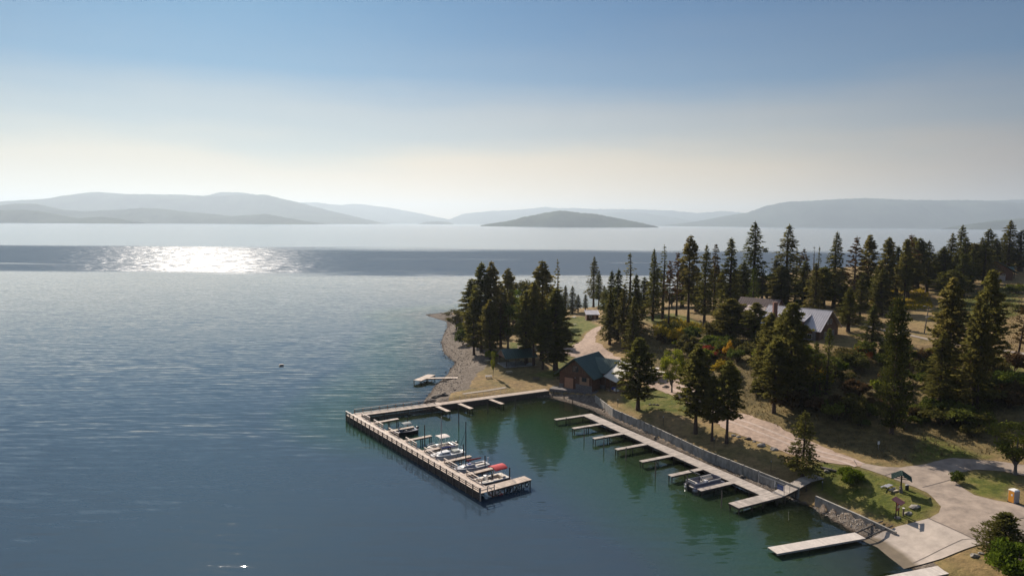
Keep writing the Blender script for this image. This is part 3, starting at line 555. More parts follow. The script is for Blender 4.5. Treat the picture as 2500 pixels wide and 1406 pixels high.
# ---------------------------------------------------------------- trees
def kites(C, D, U, ln, wd):
    """leaf-sized kite faces at centres C pointing along D, lying across U; arrays (n,3)"""
    D = D/np.linalg.norm(D, axis=1, keepdims=True); S = np.cross(D, U); S /= (np.linalg.norm(S, axis=1, keepdims=True)+1e-9)
    ln = np.broadcast_to(ln, len(C))[:, None]; wd = np.broadcast_to(wd, len(C))[:, None]
    a = C-D*ln*0.45; b = C+S*wd*0.5+D*ln*0.05; c = C+D*ln*0.55; d = C-S*wd*0.5+D*ln*0.05
    return np.stack([a, b, c, d], 1).reshape(-1, 3)
def rdir(n, r): v = r.normal(size=(n, 3)); return v/np.linalg.norm(v, axis=1, keepdims=True)
def crown_mesh(name, V):
    F = np.arange(len(V)).reshape(-1, 4); me = bpy.data.meshes.new(name)
    me.vertices.add(len(V)); me.vertices.foreach_set('co', V.astype(np.float32).ravel()); me.loops.add(F.size); me.loops.foreach_set('vertex_index', F.ravel().astype(np.int32))
    me.polygons.add(len(F)); me.polygons.foreach_set('loop_start', np.arange(len(F), dtype=np.int32)*4); me.update(calc_edges=True); return me
def trunk_mb(h, r0, r, branches, lean=0.0):
    mb = MB(); k = 7; P = []
    for i in range(k+1):
        t = i/k; P.append(Vector((math.sin(t*2.1+r.random())*0.012*h*t, math.cos(t*1.7)*0.010*h*t, h*t)))
    rr = [r0*(1.25 if i == 0 else 1)*(1-i/k)**0.85+0.02 for i in range(k+1)]
    for i in range(k): mb.cyl(P[i], P[i+1], rr[i], rr[i+1], 7, caps=False)
    for a, b, w in branches: mb.cyl(a, b, w, w*0.35, 3, caps=False)
    return mb
def conifer(h, R_, seed, style='fir', base=0.12, step=0.5, leaf=0.55, dens=1.0, droop=0.25, top=0.72, nb=6, lumps=0.35):
    r = np.random.default_rng(seed); V = []; br = []; z = base*h; az = 0
    lob = r.uniform(0, 6.28, 4)
    while z < h*0.985:
        t = (z/h-base)/(1-base)
        prof = ((1-t)**top)*min(1, (t+0.10)/0.22 + 0.1) if style != 'column' else (1-t)**0.5*min(1, 0.55+t*2)
        if style == 'pine': prof = math.sin(min(1, (1-t)**0.8*1.05)*math.pi/2)*(0.55+0.45*min(1, t*3))
        gap = 1-lumps*(0.5+0.5*math.sin(t*23+lob[0]))*r.random()
        n = max(3, int(nb*(0.6+0.5*r.random())))
        for _ in range(n):
            az += 2.4+r.uniform(-.5, .5); L_ = R_*prof*gap*r.uniform(0.55, 1.08)*(1+0.18*math.sin(az*2+lob[1]+t*5)); L_ = max(L_, 0.25)
            d = np.array([math.cos(az), math.sin(az), 0]); z1 = z+r.uniform(-.2, .2)*step; rise = 0.30*L_ if style == 'column' else (0.18 if t > 0.75 else -droop*(1-t)*1.2+0.05)*L_
            if style == 'pine': rise = (0.25*t+r.uniform(-.12, .2))*L_
            e = np.array([0, 0, z1])+d*L_+np.array([0, 0, rise])
            if L_ > 0.8 and r.random() < 0.55: br.append(((0, 0, z1), tuple(np.array([0, 0, z1])+(e-np.array([0, 0, z1]))*0.8), 0.02+0.012*L_))
            if style == 'pine':
                # needle tufts gathered along the outer half of each limb
                k = max(1, int(L_/0.62*dens)); s = r.uniform(0.30, 1.0, k); c = np.array([0, 0, z1])+np.outer(s, e-np.array([0, 0, z1])) + r.normal(size=(k, 3))*0.16*min(1, L_)*np.array([1, 1, .6])
                q = 12; cc = np.repeat(c, q, 0); dd = rdir(len(cc), r); dd[:, 2] = np.abs(dd[:, 2])*0.8-0.15; dd += d*0.35
                V.append(kites(cc+dd*leaf*0.45, dd, rdir(len(cc), r), leaf*r.uniform(.7, 1.25, len(cc)), leaf*0.36))
            else:
                k = max(2, int(L_/0.26*dens)); s = r.uniform(0.12, 1.0, k)**0.8; sag = -droop*0.35*L_*s*s
                c = np.array([0, 0, z1])+np.outer(s, e-np.array([0, 0, z1])); c[:, 2] += sag + r.normal(size=k)*0.06
                side = np.array([-d[1], d[0], 0]); spread = r.uniform(-1, 1, k)*(0.34*L_*(1-s*0.75)); c += np.outer(spread, side)
                dd = d+np.outer(np.sign(spread)*r.uniform(.2, .9, k), side); dd[:, 2] += r.uniform(-.55, .12, k)
                if style == 'column': dd[:, 2] += r.uniform(.5, 1.3, k)
                U = np.array([0, 0, 1.0])+r.normal(size=(k, 3))*0.55
                V.append(kites(c, dd, U, leaf*r.uniform(.7, 1.3, k), leaf*0.48*r.uniform(.7, 1.2, k)))
                m = k//2+1; j = r.integers(0, k, m); dn = r.normal(size=(m, 3))*0.5; dn[:, 2] = -r.uniform(.4, 1, m); V.append(kites(c[j]+dn*leaf*0.3, dn+d*.4, rdir(m, r), leaf*0.75, leaf*0.34))
        z += step*(0.75+0.5*r.random())*(1.0 if t < 0.6 else 0.8)
    k = 14; c = np.c_[r.normal(size=(k, 2))*0.05, h*r.uniform(.955, 1.01, k)]; dd = rdir(k, r)*0.5+[0, 0, .9]; V.append(kites(c, dd, rdir(k, r), leaf*0.6, leaf*0.22))
    return crown_mesh('crown', np.concatenate(V)), trunk_mb(h*0.98, h*0.0155+0.03, r, br)
def broadleaf(h, R_, seed, base=0.3, leaf=0.35, n=2600, tall=False):
    r = np.random.default_rng(seed); V = []; br = []; cz = h*(1+base)/2; hz_ = h*(1-base)/2
    K = 26 if not tall else 34; cs = []
    for i in range(K):
        while True:
            p = r.uniform(-1, 1, 3)
            if (p**2).sum() < 1: break
        p = p/np.linalg.norm(p)*np.linalg.norm(p)**0.45; q = np.array([p[0]*R_*0.82, p[1]*R_*0.82, cz+p[2]*hz_*0.85])
        if p[2] < 0: q[:2] *= 0.9
        cs.append((q, R_*r.uniform(.20, .40)*(0.8 if tall else 1)))
        if i % 2 == 0: br.append(((0, 0, h*base*r.uniform(.5, 1.1)), tuple(q*np.array([.8, .8, 1])-np.array([0, 0, .1*h])), 0.012*h))
    w = np.array([c[1]**2 for c in cs]); w /= w.sum()
    for (q, cr_), f in zip(cs, w):
        k = int(n*f); dd = rdir(k, r); c = q+dd*cr_*r.uniform(.25, 1.12, (k, 1))*np.array([1, 1, .8])
        o = rdir(k, r)+dd*0.6; V.append(kites(c, o, rdir(k, r), leaf*r.uniform(.6, 1.3, k), leaf*0.7*r.uniform(.6, 1.2, k)))
    return crown_mesh('crown', np.concatenate(V)), trunk_mb(h*0.75, h*0.016+0.02, r, br)
def bush_mesh(h, R_, seed, leaf=0.30, n=1500, spiky=0.0):
    r = np.random.default_rng(seed); V = []; K = 14
    for i in range(K):
        a = r.uniform(0, 6.28); rr = R_*math.sqrt(r.random())*0.72; zt = h*(0.30+0.55*r.random()*(1-(rr/R_)**2)); cr_ = R_*r.uniform(.22, .42); k = n//K
        dd = rdir(k, r); dd[:, 2] = np.abs(dd[:, 2])*1.1-0.25; c = np.array([math.cos(a)*rr, math.sin(a)*rr, zt])+dd*cr_*r.uniform(.3, 1.1, (k, 1))*np.array([1, 1, .9*h/R_ if h > R_ else .8]); c[:, 2] = np.maximum(c[:, 2], 0.03)
        o = rdir(k, r)+dd*0.5+np.array([0, 0, spiky]); V.append(kites(c, o, rdir(k, r), leaf*r.uniform(.6, 1.4, k), leaf*0.55))
    mb = MB()
    for i in range(7): a = i*0.9; mb.cyl((0, 0, 0), (math.cos(a)*R_*.5, math.sin(a)*R_*.5, h*.6), 0.04, 0.012, 4)
    return crown_mesh('crown', np.concatenate(V)), mb
PROTO = {}
def proto(key, pair, H_, W_, cmat, tmat='bark', tname='trunk', name='tree'):
    me, mb = pair
    root = bpy.data.objects.new(name, None); root.empty_display_size = 0.3
    me.materials.append(FO[cmat]); tme = bpy.data.meshes.new(tname); tme.from_pydata(mb.v, [], mb.f); tme.materials.append(M[tmat]); [setattr(f, 'use_smooth', True) for f in tme.polygons]
    PROTO[key] = (name, me, tme, tname, H_, W_)
S = 100
def sp(key, n, fn, *a, **k):
    for i in range(n): proto(f'{key}{i}', fn(i), *a, **k)
sp('fir', 4, lambda i: conifer(24, 4.0+0.5*(i % 2), 100+i, 'fir', base=[.08, .2, .3, .12][i], step=0.55, dens=1.9, leaf=0.66, droop=[.3, .2, .4, .25][i], nb=8), 24, 8, 'fir', name='fir_tree')
sp('dfir', 3, lambda i: conifer(22, 3.8, 130+i, 'fir', base=[.10, .16, .28][i], step=0.5, dens=2.0, leaf=0.64, droop=.3, nb=8, lumps=.45), 22, 7.6, 'darkfir', name='fir_tree')
sp('thin', 3, lambda i: conifer(22, 3.0, 160+i, 'fir', base=[.22, .30, .26][i], step=0.80, dens=1.5, leaf=0.6, droop=.12, nb=5, lumps=.55, top=.75), 22, 5.4, 'fir', name='spruce_tree', tmat='bark')
sp('pine', 5, lambda i: conifer(24, 3.9, 200+i, 'pine', base=[.12, .28, .18, .36, .22][i], step=0.60, leaf=0.70, dens=1.6, nb=9, lumps=.5), 24, 8, 'pine', name='pine_tree')
sp('rust', 2, lambda i: conifer(22, 3.4, 230+i, 'pine', base=[.35, .45][i], step=0.8, leaf=0.55, dens=1.2, nb=7, lumps=.6), 22, 7, 'rusty', name='pine_tree')
sp('near', 3, lambda i: conifer(17, 3.9, 260+i, 'pine', base=[.20, .16, .30][i], step=0.42, leaf=0.50, dens=1.9, nb=10, lumps=.35, top=.8), 17, 8, 'pine', name='pine_tree')
sp('spruce', 2, lambda i: conifer(11, 4.2, 290+i, 'fir', base=.14, step=0.42, leaf=0.36, dens=4.0, droop=.12, nb=8, lumps=.45), 11, 8, 'fir', name='young_fir_tree')
sp('column', 2, lambda i: conifer(14, 1.9, 320+i, 'column', base=.02, step=0.34, leaf=0.42, dens=1.0, nb=9), 14, 3.9, 'green', name='columnar_tree')
sp('juni', 2, lambda i: conifer(14, 3.6, 340+i, 'column', base=.05, step=0.28, leaf=0.36, dens=2.4, nb=13), 14, 7, 'juniper', name='juniper_tree')
for c_ in ('green', 'lime', 'yellow', 'olive'):
    sp('bl_'+c_, 2, lambda i: broadleaf(10, 3.2, 400+i+len(c_), base=.25, leaf=.38, n=3600), 10, 6.4, c_, tmat='greybark', name='deciduous_tree')
for c_ in ('green', 'lime', 'yellow', 'orange', 'red', 'olive', 'dull', 'bright'):
    sp('bu_'+c_, 2, lambda i: bush_mesh(2.4, 1.9, 500+i*7+len(c_), n=1900), 2.4, 3.8, c_, name='shrub')
sp('bigjuni', 1, lambda i: broadleaf(7.6, 2.9, 560, base=.02, leaf=.26, n=11000), 7.6, 5.8, 'juniper', name='juniper_bush')
sp('nearbush', 1, lambda i: bush_mesh(3.2, 2.6, 580, leaf=.30, n=6000, spiky=.8), 3.2, 5.2, 'bright', name='shrub')
sp('snag', 1, lambda i: conifer(20, 1.2, 610, 'fir', base=.45, step=1.6, dens=.12, leaf=.3, nb=5, lumps=.5, droop=.0), 20, 2.4, 'rusty', tmat='greybark', name='dead_tree')

def plant(key, xy, H_, W_, label, cat='tree', group=None, lean=(0, 0), crown_mat=None):
    """H_ total height in metres, W_ crown width in metres"""
    if key[-1].isdigit(): k = key
    else:
        ks = [q for q in PROTO if q.startswith(key) and q[len(key):].isdigit()]; k = ks[random.randrange(len(ks))]
    name, cme, tme, tn, ph, pw = PROTO[k]
    root = bpy.data.objects.new(name, None); COL.objects.link(root); root.empty_display_size = 0.3
    root.location = (xy[0], xy[1], hgt(*xy)-0.05); s = H_/ph; w = W_/pw; root.rotation_euler = (lean[0], lean[1], random.uniform(0, 6.28)); root.scale = (w, w, s)
    for nm, me in (('crown', cme), (tn, tme)):
        c = bpy.data.objects.new(nm, me); COL.objects.link(c); c.parent = root
    tag(root, label, cat, group); return root
def tree(key, bx, by, ty, wpx, label, group=None, cat='tree', lean=(0, 0)):
    """tree standing on the ground seen at (bx,by); its top is ty high in the photo, its crown wpx wide"""
    xy = g(bx, by); z0 = hgt(*xy); zt = atY(bx, ty, xy[1])[2]; d = math.hypot(xy[0], xy[1]); sl = xy[1]*math.cos(PITCH)+(CAMH-z0)*math.sin(PITCH)
    return plant(key, xy, max(zt-z0, 0.8), wpx/FPX*sl*1.42, label, cat, group, lean)
G1 = 'tall conifers on the point beside the lake'
T = [ # left point
 ('pine1',1175,858,641,52,'tall clumpy pine, farther left of the twin tops nearest the lake on the point',G1),
 ('pine0',1199,856,639,52,'tall dark pine, right of the twin tops on the point',G1),
 ('pine2',1150,836,680,52,'shorter bushy pine, leftmost tall tree on the lake edge of the point',G1),
 ('pine3',1240,826,656,42,'pine with a bare trunk and rounded top, next right of the twin tops',G1),
 ('near1',1157,866,728,56,'dense dark pine nearest the stony beach, low in front of the twin tops',G1),
 ('near0',1196,878,731,54,'dense conical pine left of the picnic shelter, crown almost to the ground',G1),
 ('rust0',1221,871,737,34,'slim pine with bare lower trunk directly left of the picnic shelter',G1),
 ('pine4',1285,886,708,62,'bushy pine whose low boughs hang over the picnic shelter roof',G1),
 ('pine1',1302,892,686,40,'slim straight pine trunk just right of the picnic shelter',G1),
 ('pine3',1322,880,638,62,'broad tall dark pine rising above the shelter grove',G1),
 ('thin0',1358,874,633,40,'tall thin fir beside the broad dark pine of the shelter grove',G1),
 ('pine0',1356,904,704,82,'big dark pine with long bare trunk at the left corner of the boathouse',G1),
 ('near2',1325,902,752,50,'small dense pine on a short thick trunk left of the boathouse',G1),
 ('bl_lime0',1252,812,702,46,'yellow-green leafy tree behind the point pines',None),
 ('bl_olive0',1264,800,682,50,'grey-green leafy tree in the middle of the point',None),
 ('bl_olive1',1289,800,680,50,'pale olive leafy tree behind the shelter grove',None),
 ('bl_green0',1240,850,742,60,'mid-green leafy tree low behind the slim shelter pine',None),
 ('bl_olive1',1114,806,752,44,'pale olive bush-like tree leaning to the lake at the end of the gravel point',None),
 ('dfir1',1380,762,696,26,'small dark fir on the far shore left of the lane',None),('dfir0',1397,765,697,28,'small pointed fir on the far shore, second left of the lane',None),('dfir2',1411,762,718,24,'lowest small fir on the far shore left of the cabin',None),
 ('bl_olive0',1340,800,706,56,'grey olive tree between the shelter grove and the far shore',None),('pine2',1310,830,700,50,'dark pine in the middle row of the shelter grove',G1),('pine0',1222,846,690,44,'dark pine filling the grove behind the slim shelter pine',G1),
 ('bl_lime1',1204,920,856,10,'small thin yellow-green birch standing alone on the dry grass near the beach',None),
 ('fir1',1449,750,626,36,'tall open-branched fir alone on the far shore behind the cabin',None),('dfir2',1461,756,659,26,'shorter fir touching the tall open fir behind the cabin',None),
 ('dfir1',1429,757,718,18,'small fir left of the tall open fir on the far shore',None),('dfir0',1474,760,696,26,'small fir right of the cabin by the far shore',None),
 # dense clump left on the rise
 ('thin2',1534,800,618,50,'tall thin spruce spire over the dense clump above the lane',None),('dfir0',1491,812,660,56,'dark fir, left spire of the dense clump right of the lane',None),('dfir1',1507,828,656,58,'dark fir, second spire of the dense clump right of the lane',None),
 ('dfir2',1522,850,690,52,'full dark fir at the foot of the dense clump beside the lane',None),('dfir1',1550,832,668,58,'dark fir, right spire of the dense clump above the lane',None),('dfir0',1488,840,705,46,'low dark fir at the left foot of the dense clump, by the lane',None),('fir0',1545,862,722,50,'broad fir at the right foot of the dense clump',None),
 # row on the bench
 ('fir3',1593,783,607,42,'full dark fir with bare lower trunk, left end of the lawn row',None),('thin0',1617,779,597,40,'thin tiered fir, second trunk in the lawn row',None),('rust1',1632,792,638,28,'slim trunk in front of the thin tiered fir on the lawn',None),
 ('rust0',1651,771,615,34,'reddish-brown pine with a pale trunk on the lawn',None),('pine3',1680,788,576,46,'tall straight pine with crooked top and bare trunk on the lawn',None),('fir1',1719,800,597,50,'dense fir with visible trunk right of the tall straight pine',None),
 ('rust1',1742,772,598,34,'brownish pine behind the dense fir on the lawn edge',None),('fir0',1779,776,580,74,'big rusty-green conical fir above the shrub slope',None),('fir3',1836,742,541,76,'tallest dark fir with layered boughs, left of the two giants',None),
 ('column0',1837,790,655,34,'bright green columnar poplar in front of the lodge',None),('bl_lime1',1872,742,666,46,'rounded yellow-green tree behind the poplar',None),('fir2',1919,742,546,74,'giant fir with ragged layered boughs, right of the two giants',None),
 ('thin1',1940,738,606,26,'thin fir just right of the ragged giant fir',None),('rust0',1957,742,606,28,'sparse brownish pine second right of the ragged giant fir',None),('snag0',1981,740,603,16,'bare grey dead spire right of the giant firs',None),
 ('thin2',1994,745,602,24,'narrow spire fir beside the bare dead spire',None),('fir0',1986,782,641,58,'broad fir rising directly behind the grey metal roof',None),('fir3',2035,752,566,62,'tall pointed fir behind the right end of the grey roof',None),
 ('near0',1783,832,728,92,'large round-headed pine in front of the brown-roofed wing',None),('near1',1843,842,738,60,'pine in front of the lodge chimney',None),('near1',1925,985,738,105,'huge bushy pine on the slope hiding the middle of the lodge',None),
 ('near0',1877,905,762,62,'low pine directly below the brick chimney of the lodge',None),('near1',1903,925,768,76,'shorter pine behind the left shoulder of the huge bushy slope pine',None),('near0',1889,1008,822,84,'bushy pine with visible trunk low on the slope above the road',None),('near2',1863,960,823,66,'pine at the left flank of the huge bushy slope pine',None),('column1',1988,975,834,40,'small columnar tree in front of the lodge terrace, the left one',None),('column0',2017,962,802,40,'small columnar tree in front of the lodge terrace, the taller right one',None),
 ('near1',1557,1000,823,88,'dense pine standing alone beside the boathouse on the lawn',None),('bl_lime0',1640,958,851,48,'small light green leafy tree by the parked trailer',None),('near0',1698,1058,838,86,'large bushy pine behind the retaining wall, left of three together',None),
 ('near2',1738,1076,915,56,'small pine with thin trunk, middle of three behind the retaining wall',None),('near2',1774,1082,876,72,'pine with the thickest trunk, right of three behind the retaining wall',None),('spruce0',1958,1168,1002,98,'young open fir with stepped boughs close to the retaining wall end',None),
 # right hill
 ('rust0',2083,758,577,42,'brown-topped pine right of the lodge roof, left of a pair',None),('pine3',2116,740,574,40,'pine with dead bare tip right of the brown-topped pine',None),('pine1',2163,732,579,40,'dark pine with clumped crown over twin trunks on the hill',None),('rust1',2170,722,590,30,'second trunk of the twin pines on the hill',None),
 ('pine4',2206,745,583,36,'dark clumpy pine with long bare trunk over the golden grass',None),('rust0',2217,712,572,36,'airy pine with a fan top behind the golden grass',None),('pine3',2227,690,579,34,'airy pine right of the fan-topped one',None),('dfir0',2249,692,602,40,'full fir right of the airy pines',None),('dfir1',2279,692,619,32,'lower fir in the gap left of the tallest hill firs',None),
 ('fir1',2318,702,568,42,'layered fir left beside the tallest hill fir',None),('fir3',2341,695,549,52,'tallest layered fir on the right hill',None),('dfir2',2369,714,604,44,'dark crooked pine in front of the green-roofed house row',None),('fir2',2393,668,578,36,'open fir left of the green-roofed house',None),('thin1',2420,655,573,28,'thin layered fir directly behind the green-roofed house gable',None),
 ('thin0',2436,652,592,22,'thinnest fir behind the green-roofed house',None),('dfir0',2463,648,585,36,'full dark fir behind the green roof ridge',None),('thin2',2484,650,592,24,'thin fir right of the full dark fir behind the green roof',None),('thin1',2499,652,595,24,'fir cut by the right picture edge behind the green roof',None),
 ('near0',2311,943,676,84,'large grey-green pine in the middle of the right slope',None),('near1',2404,928,658,76,'large pine in front of the green-roofed house',None),('juni0',2176,1058,724,88,'very tall cone-shaped pine with leaning pale trunk above the road',None),('rust1',2203,905,813,40,'sparse grey pine right of the cone-shaped tall pine',None),
 ('fir1',2293,1000,808,84,'fir with wide level boughs on the shaded right slope',None),('fir0',2372,994,722,84,'wide dark fir with twin pale trunks on the shaded right slope',None),('near2',2385,1000,742,52,'slim pine beside the twin pale trunks',None),('rust0',2480,893,728,40,'leaning bare-trunked pine near the right picture edge',None),
 ('bl_green1',2478,1158,1022,92,'rounded green leafy tree standing by the upper road at the right edge',None),
 ('fir1',2128,860,742,60,'fir on the slope behind the cone-shaped tall pine',None) ]
for key, bx, by, ty, w, lab, gr in T:
    tree(key, bx, by, ty, w, lab, gr, lean=(0.05, -0.10) if 'leaning bare' in lab else (0, 0))
tree('juni1', 2449, 1362, 1250, 108, 'large rounded olive-green juniper beside the boat ramp', cat='bush')
tree('nearbush0', 2476, 1425, 1330, 112, 'bright green leafy shrub cut by the bottom right corner', cat='bush')
tree('nearbush0', 2070, 1180, 1142, 60, 'bright green shrub between the wall path and the roofed kiosk', cat='shrub')
# woodland behind the lodge and along the bluff
GB = 'conifers of the wood behind the lodge and the hill'
def wood_label(x):
    for lim, lab in ((1800, 'behind the lawn row left of the two giant firs'), (2070, 'behind the lodge roofs'), (2300, 'behind the golden grass on the hill'), (9999, 'near the green-roofed house on the hill')):
        if x < lim: return 'dark conifer in the wood '+lab, 'conifers '+lab
for i, (bx, by) in enumerate([(1572,772),(1700,760),(1760,752),(1800,748),(1812,760),(1860,745),(1892,742),(1905,752),(2010,750),(2052,745),(2062,778),(2100,752),(2140,735),(2145,750),(2187,722),(2240,705),(2262,700),(2300,705),(2352,700),(2385,680),(2410,664),(2448,650),(1962,760),(2005,775),(2098,790),(2070,810),(2298,690),(1745,742),(1665,750),(1605,752),(2330,712),(2372,690),(2428,668),(2460,660),(2490,662),(2215,730),(2262,715),(2400,700),(2350,725),(2320,740),(2150,770)]):
    tree(['dfir', 'fir', 'dfir', 'pine'][i % 4], bx, by, by-random.uniform(80, 125), random.uniform(48, 74), *wood_label(bx))
GC = 'low leafy trees along the far bluff'
for bx, by, c_ in [(1565,770,'olive'),(1640,752,'olive'),(1700,748,'green'),(1795,744,'olive'),(1895,740,'green'),(1960,742,'olive'),(2126,735,'lime'),(2200,715,'green'),(2290,700,'green'),(1500,765,'olive'),(2060,745,'olive')]:
    tree('bl_'+c_, bx, by, by-random.uniform(32, 60), random.uniform(38, 56), 'low leafy tree in the gaps along the far bluff', GC)
SHB = [('bu_yellow',1622,836,800,46,'yellow-green shrub, left of the two bright ones on the slope'),('bu_yellow',1655,838,800,44,'golden shrub on the slope below the lawn'),('bu_green',1688,834,798,44,'green shrub right of the golden shrub'),
 ('bu_lime',1744,842,818,52,'pale lime shrub under the big slope pine'),('bu_red',1742,872,842,62,'dark red shrub on the slope below the lodge lawn'),('bu_red',1768,868,846,40,'smaller red-brown shrub joined to the dark red one'),('bu_yellow',1779,876,834,22,'narrow bright yellow sapling right of the red shrub'),
 ('bu_green',1800,885,840,44,'green bush right of the yellow sapling'),('bu_orange',2103,880,850,38,'bright orange shrub on the slope edge'),('bu_yellow',2112,858,842,24,'yellow-topped shrub above the orange shrub'),('bu_lime',2048,912,880,52,'yellow-green shrub below the lodge terrace'),
 ('bu_olive',2062,880,850,60,'olive shrub at the rim below the lodge terrace'),('bu_lime',2144,716,672,42,'lime green bush over the golden grass'),('bu_lime',1950,752,728,34,'bright lime bush behind the lodge roof'),('bu_green',2482,716,694,42,'round green bush below the green-roofed house'),
 ('bu_green',2470,950,905,90,'wide green thicket near the right edge of the slope'),('bu_olive',2300,1040,985,84,'olive brush on the right slope above the dark hollow'),('bu_green',2360,1035,980,90,'green brush right of the olive brush on the slope'),('bu_orange',2276,1016,1000,20,'small rust-orange sprig in the slope brush'),
 ('bu_olive',2420,985,930,100,'broad olive thicket under the twin-trunk fir'),('bu_dull',1905,745,727,36,'dull bush by the brown lodge roof'),('bu_green',1130,842,805,36,'round dark bush on the stony beach side of the point'),('bu_lime',1124,812,786,26,'yellow-green bush above the round dark bush on the point'),
 ('bu_lime',1200,880,850,26,'light green bush at the feet of the point pines'),('bu_green',1362,925,900,22,'dark shrub at the left corner of the boathouse'),('bu_olive',2480,760,735,50,'olive bush on the right edge hillside'),('bu_green',2335,1178,1150,30,'green bush at the tip of the road island')]
for key, bx, by, ty, w, lab in SHB: tree(key, bx, by, ty, w, lab, cat='shrub')
# undergrowth shrubs on the slope, placed over the ground itself
GS = 'undergrowth shrubs on the slope between road and lodge'
reg = gp([(1590,870),(1640,815),(1780,822),(1960,860),(2060,870),(2160,870),(2300,850),(2490,905),(2490,1040),(2380,1075),(2260,1050),(2150,1045),(2050,1040),(1960,1010),(1880,985),(1800,960),(1700,930)])
def slope_label(c, p):
    w = {'olive': 'olive green', 'dull': 'dull brown', 'green': 'mid green', 'lime': 'lime green', 'yellow': 'yellowing'}[c]; a = math.atan2(p[0], p[1])
    k = 'left part of the slope below the lawn' if a < .34 else ('middle of the slope below the lodge' if a < .50 else 'right part of the slope above the road bend')
    return w+' undergrowth shrub on the '+k, 'shrub', w+' shrubs, '+k
rp_ = np.array(reg); cnt = 0
while cnt < 150:
    p = (random.uniform(rp_[:, 0].min(), rp_[:, 0].max()), random.uniform(rp_[:, 1].min(), rp_[:, 1].max()))
    if not inside(np.array([p]), reg)[0]: continue
    c_ = random.choices(['olive', 'dull', 'green', 'lime', 'yellow'], [5, 4, 4, 1, .5])[0]; h_ = random.uniform(1.4, 4.6)
    plant('bu_'+c_, p, h_, h_*random.uniform(1.2, 2.0), *slope_label(c_, p)); cnt += 1
GP = 'small shrubs under the pines of the point'
reg2 = gp([(1122,800),(1150,865),(1220,880),(1280,830),(1350,800),(1370,770),(1200,780)]); rp_ = np.array(reg2); cnt = 0
while cnt < 26:
    p = (random.uniform(rp_[:, 0].min(), rp_[:, 0].max()), random.uniform(rp_[:, 1].min(), rp_[:, 1].max()))
    if not inside(np.array([p]), reg2)[0]: continue
    h_ = random.uniform(1.5, 4.0); plant('bu_'+random.choice(['olive', 'green', 'dull']), p, h_, h_*1.3, 'low shrub in the shade under the pines of the point', 'shrub', GP); cnt += 1
# ground cover: dry tufts nobody could count
def tufts(name, polys, n, hmin, hmax, m, seed, road=None):
    r = np.random.default_rng(seed); V = []; tot = sum(abs(np.prod(np.ptp(np.array(p), axis=0))) for p in polys)
    for poly in polys:
        A = np.array(poly); k = int(n*abs(np.prod(np.ptp(A, axis=0)))/tot); P = r.uniform(A.min(0), A.max(0), (k, 2)); P = P[inside(P, poly)]
        for rd in (RD1, RD2, RD3): P = P[~inside(P, rd)]
        Z = np.array([hgt(*p) for p in P]); q = 3; C = np.repeat(np.c_[P, Z], q, 0)+r.normal(size=(len(P)*q, 3))*[.10, .10, 0]
        d = r.normal(size=(len(C), 3))*0.45+[0, 0, 1]; hh = r.uniform(hmin, hmax, len(C)); C[:, 2] += hh*0.4; V.append(kites(C, d, rdir(len(C), r), hh, hh*0.28))
    me = crown_mesh(name, np.concatenate(V)); me.materials.append(m); o = bpy.data.objects.new(name, me); COL.objects.link(o); return tag(o, kind='stuff')
FO['dry'] = foliage('dry_grass_blades', (0.17, 0.135, 0.065), var=.25, warm=(1.0, 1.0, .9), transl=0.3); FO['grass'] = foliage('green_grass_blades', (0.085, 0.105, 0.018), transl=0.35)
tufts('dry_grass', [slope_poly, gp([(2270,760),(2420,700),(2495,690),(2495,900),(2350,840)])], 34000, .2, .55, FO['dry'], 5)
tufts('golden_scrub', [gp([(2120,745),(2130,708),(2200,700),(2262,705),(2280,752),(2230,758)]), gp([(1590,800),(1640,775),(1780,800),(1700,822),(1620,830)])], 9000, .3, .8, FO['yellow'], 6)
tufts('short_grass', LAWN[:2]+LAWN[7:8]+LAWN[-1:], 14000, .06, .16, FO['grass'], 7)

# ---------------------------------------------------------------- main pier (west breakwater)
def V2(p): return Vector((p[0], p[1]))
class Frame:
    """local frame on the water: s along the walk, t across it (towards the marina)"""
    def __init__(f, o, e, side=1):
        f.o = V2(o); f.d = (V2(e)-f.o).normalized(); f.L = (V2(e)-f.o).length; f.n = Vector((-f.d.y, f.d.x))*side; f.a = math.atan2(f.d.y, f.d.x)
    def p(f, s, t, z=0.0): q = f.o+f.d*s+f.n*t; return (q.x, q.y, z)
def planks(fr, s0, s1, t0, t1, z, pw=0.19, along='s', th=0.06, gap=0.014):
    """boards laid across the walk (one island each)"""
    mb = MB(); a0, a1 = (s0, s1) if along == 's' else (t0, t1); n = max(1, round((a1-a0)/pw)); w = (a1-a0)/n
    for i in range(n):
        a, b = a0+i*w+gap/2, a0+(i+1)*w-gap/2; dz = random.uniform(-.004, .004)
        q = [fr.p(a, t0), fr.p(b, t0), fr.p(b, t1), fr.p(a, t1)] if along == 's' else [fr.p(s0, a), fr.p(s1, a), fr.p(s1, b), fr.p(s0, b)]
        mb.hexa([(x, y, z-th+dz) for x, y, _ in q], [(x, y, z+dz) for x, y, _ in q])
    return mb
DZ = 1.15
PF = Frame(at(845.5, 1013, DZ), at(1173, 1204, DZ), 1); W1 = 2.15
pier = thing('pier', 'L-shaped timber pier with railings closing the marina from the open lake', 'pier', (*PF.p(0, 0)[:2], 0))
planks(PF, 0, PF.L, 0, W1, DZ).build('deck', M['deck'], pier, world=True)
mb = MB()                                                           # skirt boards and beams along the lake side
for z in (0.12, 0.42, 0.72, 1.0): mb.bar(PF.p(0.05, 0.02, z), PF.p(PF.L-0.05, 0.02, z), 0.06, 0.24)
for t in (0.12, W1-0.12): mb.bar(PF.p(0.05, t, DZ-0.19), PF.p(PF.L-0.05, t, DZ-0.19), 0.10, 0.26)
